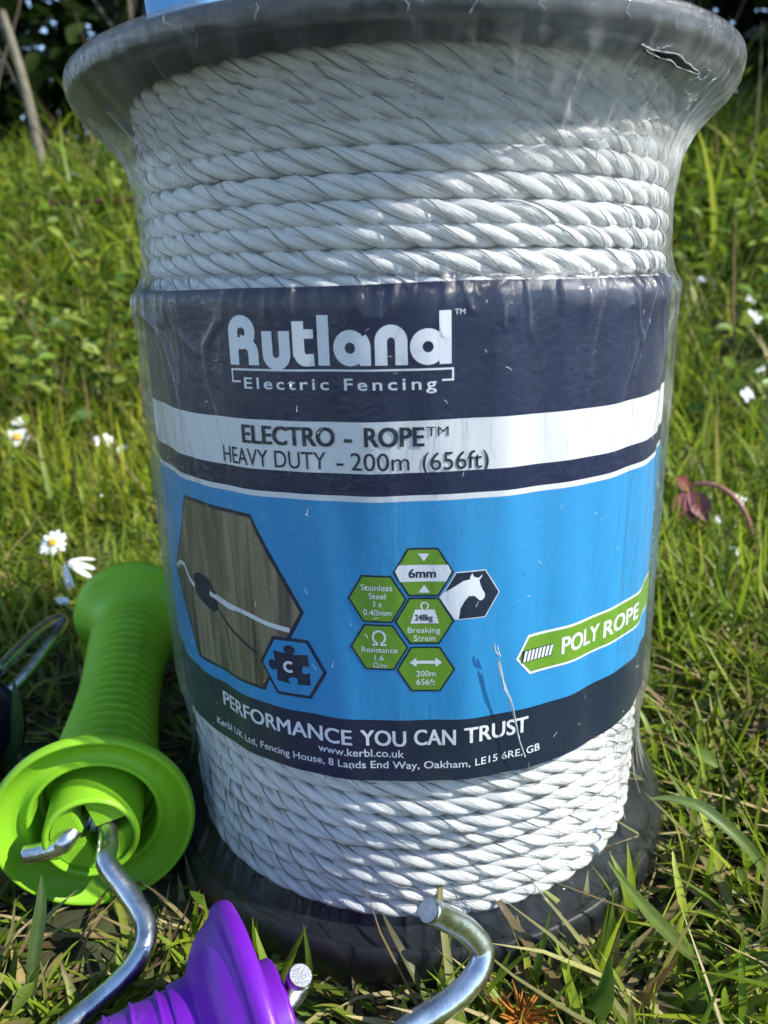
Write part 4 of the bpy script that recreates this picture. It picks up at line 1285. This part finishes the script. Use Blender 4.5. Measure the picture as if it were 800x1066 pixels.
daisy((.4542, .7639, -.062), .0135, 'white starry flower at the right edge, just below the small nodding one', .1, (.9, 0), 8, False, .95, .42)
daisy((.4732, .8166, -.042), .0115, 'small white flower nodding above the starry flower at right', .4, (.6, .4), 7, False, .6, .5)
daisy((.2323, .2755, -.183), .0052, 'tiny white flower in the grass right of the blue label panel', .1, (.6, 0), 6, False, .7, .6)
daisy((.4049, .6178, -.1105), .0095, 'white flower between the level one and the starry one at the right edge', .3, (.7, -.3), 7, False, .7, .55)
daisy((.4166, .8592, -.0193), .0120, 'pale closed flower bud standing beside the top edge of the label at right', .1, (.3, .2), 6, False, .35, .8)
daisy((.2595, .3009, -.1739), .0060, 'tiny white flower farther right in the grass beside the maroon plant', .2, (.7, .1), 6, False, .8, .6)
daisy((-.4435, .5743, -.1458), .0110, 'white flower just above the yellow centred daisy at the left edge', .3, (.6, .3), 8, False, .7, .5)
daisy((.2209, .2120, -.184), .0060, 'low white flower nearest the spool on its right side', .2, (.6, .2), 6, False, .7, .6)

def blade_thing(pts, w, col, label, tip=None, segs=7):
    p = catmull(pts, segs)
    n = len(p); V, Fc = [], []
    side = None
    for i, c in enumerate(p):
        t = i / (n - 1)
        T_ = (p[min(i + 1, n - 1)] - p[max(i - 1, 0)]).normalized()
        view = (Vector((0, -.2866, 0)) - c).normalized()
        s = T_.cross((view + Vector((.2, 0, .5))).normalized()).normalized()
        if side is not None and s.dot(side) < 0: s = -s
        side = s
        nn = s.cross(T_)
        ww = w / 2 * min(1, .6 + t * 1.5) * max(.03, min(1, (1 - t) * 2.4)) ** .7
        for sg in (-1, -.5, 0, .5, 1):
            V.append(c + s * sg * ww + nn * ww * .45 * sg * sg)
    for i in range(n - 1):
        for j in range(4): Fc.append([i * 5 + j, i * 5 + j + 1, (i + 1) * 5 + j + 1, (i + 1) * 5 + j])
    me = np_mesh('grass_blade', [tuple(v) for v in V], np.array(Fc))
    col = np.array(col); tip = np.array(tip if tip is not None else col * 1.2)
    t = np.repeat(np.linspace(0, 1, n), 5)[:, None]
    c = (col * (1 - t) + tip * t) * np.tile(np.array([1, .9, 1.15, .9, 1]), n)[:, None]
    attr(me, 'tint', np.concatenate([c, np.ones((len(c), 1))], -1), 'FLOAT_COLOR')
    return tag(link_mesh('grass_blade', me, M_GRASS), label, 'grass blade', 'single long grass blades around the spool')
GC = (.14, .21, .025)
blade_thing([(.0960, -.0900, -.212), (.0850, -.0965, -.203), (.0742, -.1005, -.1895), (.0640, -.1010, -.1760), (.0560, -.1000, -.1645)], .0048, (.13, .16, .05), 'pale grass blade leaning over the bottom flange on the right', (.17, .26, .05))
blade_thing([(.1260, -.0800, -.212), (.1190, -.0775, -.198), (.1085, -.0750, -.1815), (.0960, -.0690, -.1715), (.0870, -.0660, -.1695), (.0790, -.0645, -.1700)], .0042, GC, 'arched green blade pointing its pale tip at the spool, right side', (.20, .28, .10))
blade_thing([(.0500, -.1110, -.212), (.0510, -.1150, -.203), (.0520, -.1180, -.192), (.0525, -.1190, -.179)], .0062, (.06, .12, .02), 'broad upright green blade in front of the spool at bottom right')
blade_thing([(.0560, -.1135, -.211), (.0620, -.1130, -.206), (.0690, -.1110, -.198), (.0750, -.1095, -.1895)], .0030, (.26, .15, .05), 'dry orange brown blade slanting at bottom right', (.34, .20, .07))
blade_thing([(-.1180, -.1110, -.210), (-.1180, -.1030, -.197), (-.1170, -.0960, -.184), (-.1172, -.0920, -.1755)], .0040, (.08, .14, .04), 'thin upright blade in front of the green handle cup', (.12, .18, .06))
blade_thing([(.0880, -.0970, -.212), (.0960, -.0990, -.207), (.1040, -.1010, -.199), (.1130, -.1040, -.196)], .0036, (.11, .19, .03), 'bright blade stretching towards the lower right corner', (.16, .24, .05))
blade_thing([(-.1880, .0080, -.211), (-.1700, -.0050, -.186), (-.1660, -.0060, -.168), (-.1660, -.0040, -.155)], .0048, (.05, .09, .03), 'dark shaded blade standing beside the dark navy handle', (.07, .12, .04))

def maroon_plant():
    root = empty('maroon_plant', (.217, .29, float(ground_z(.217, .29))), 'small plant with maroon leaves and pink stem right of the spool', 'plant')
    tube('stem', catmull([(.259, .26, -.206), (.249, .265, -.174), (.236, .275, -.158), (.221, .285, -.156), (.212, .288, -.163)], 6), .0018, plastic('pink stem', (.32, .14, .12), .5), root, 8)
    rg = random.Random(2)
    for k in range(5):
        a = rg.uniform(2.2, 5.4); L_ = rg.uniform(.018, .030)
        c = Vector((.213, .284, -.160)); d = Vector((math.cos(a), -.4, math.sin(a))).normalized(); s = d.cross(Vector((0, -1, .5))).normalized(); u = s.cross(d)
        V, Fc = [], []
        for t, w in ((0, .1), (.2, .6), (.5, 1), (.8, .6), (1, .04)):
            for sg in (-1, 0, 1): V.append(c + d * t * L_ + s * sg * w * L_ * .3 + u * (.12 * L_ * w * abs(sg)))
        for i in range(4):
            for j in range(2): Fc.append([i * 3 + j, i * 3 + j + 1, i * 3 + j + 4, i * 3 + j + 3])
        me = bpy.data.meshes.new('leaf'); me.from_pydata(V, [], Fc); me.polygons.foreach_set('use_smooth', [True] * 8); me.update()
        link_mesh('leaf', me, M_MAROON, root)
maroon_plant()
def dead_flower():
    c = Vector((.0285, -.1185, -.2030))
    rg = random.Random(8); items = []
    for k in range(70):
        a = rg.uniform(0, 2 * PI); L_ = rg.uniform(.005, .0105); el = rg.uniform(-.1, 1.2)
        d = Vector((math.cos(a) * math.cos(el), math.sin(a) * math.cos(el), math.sin(el)))
        sd = Vector((rg.uniform(-1, 1), rg.uniform(-1, 1), rg.uniform(-1, 1))) * .0018
        items.append((catmull([c, c + d * L_ * .5 + sd, c + d * L_ + sd * 1.6 + Vector((0, 0, -.001))], 3), [.0006, .0006, .0005, .00045, .0004, .0003, .0002]))
    o = multi_tube('dead_flower', items, M_DEADFL, None, 5)
    tag(o, 'withered orange brown flower head in the grass before the spool', 'dead flower')
dead_flower()
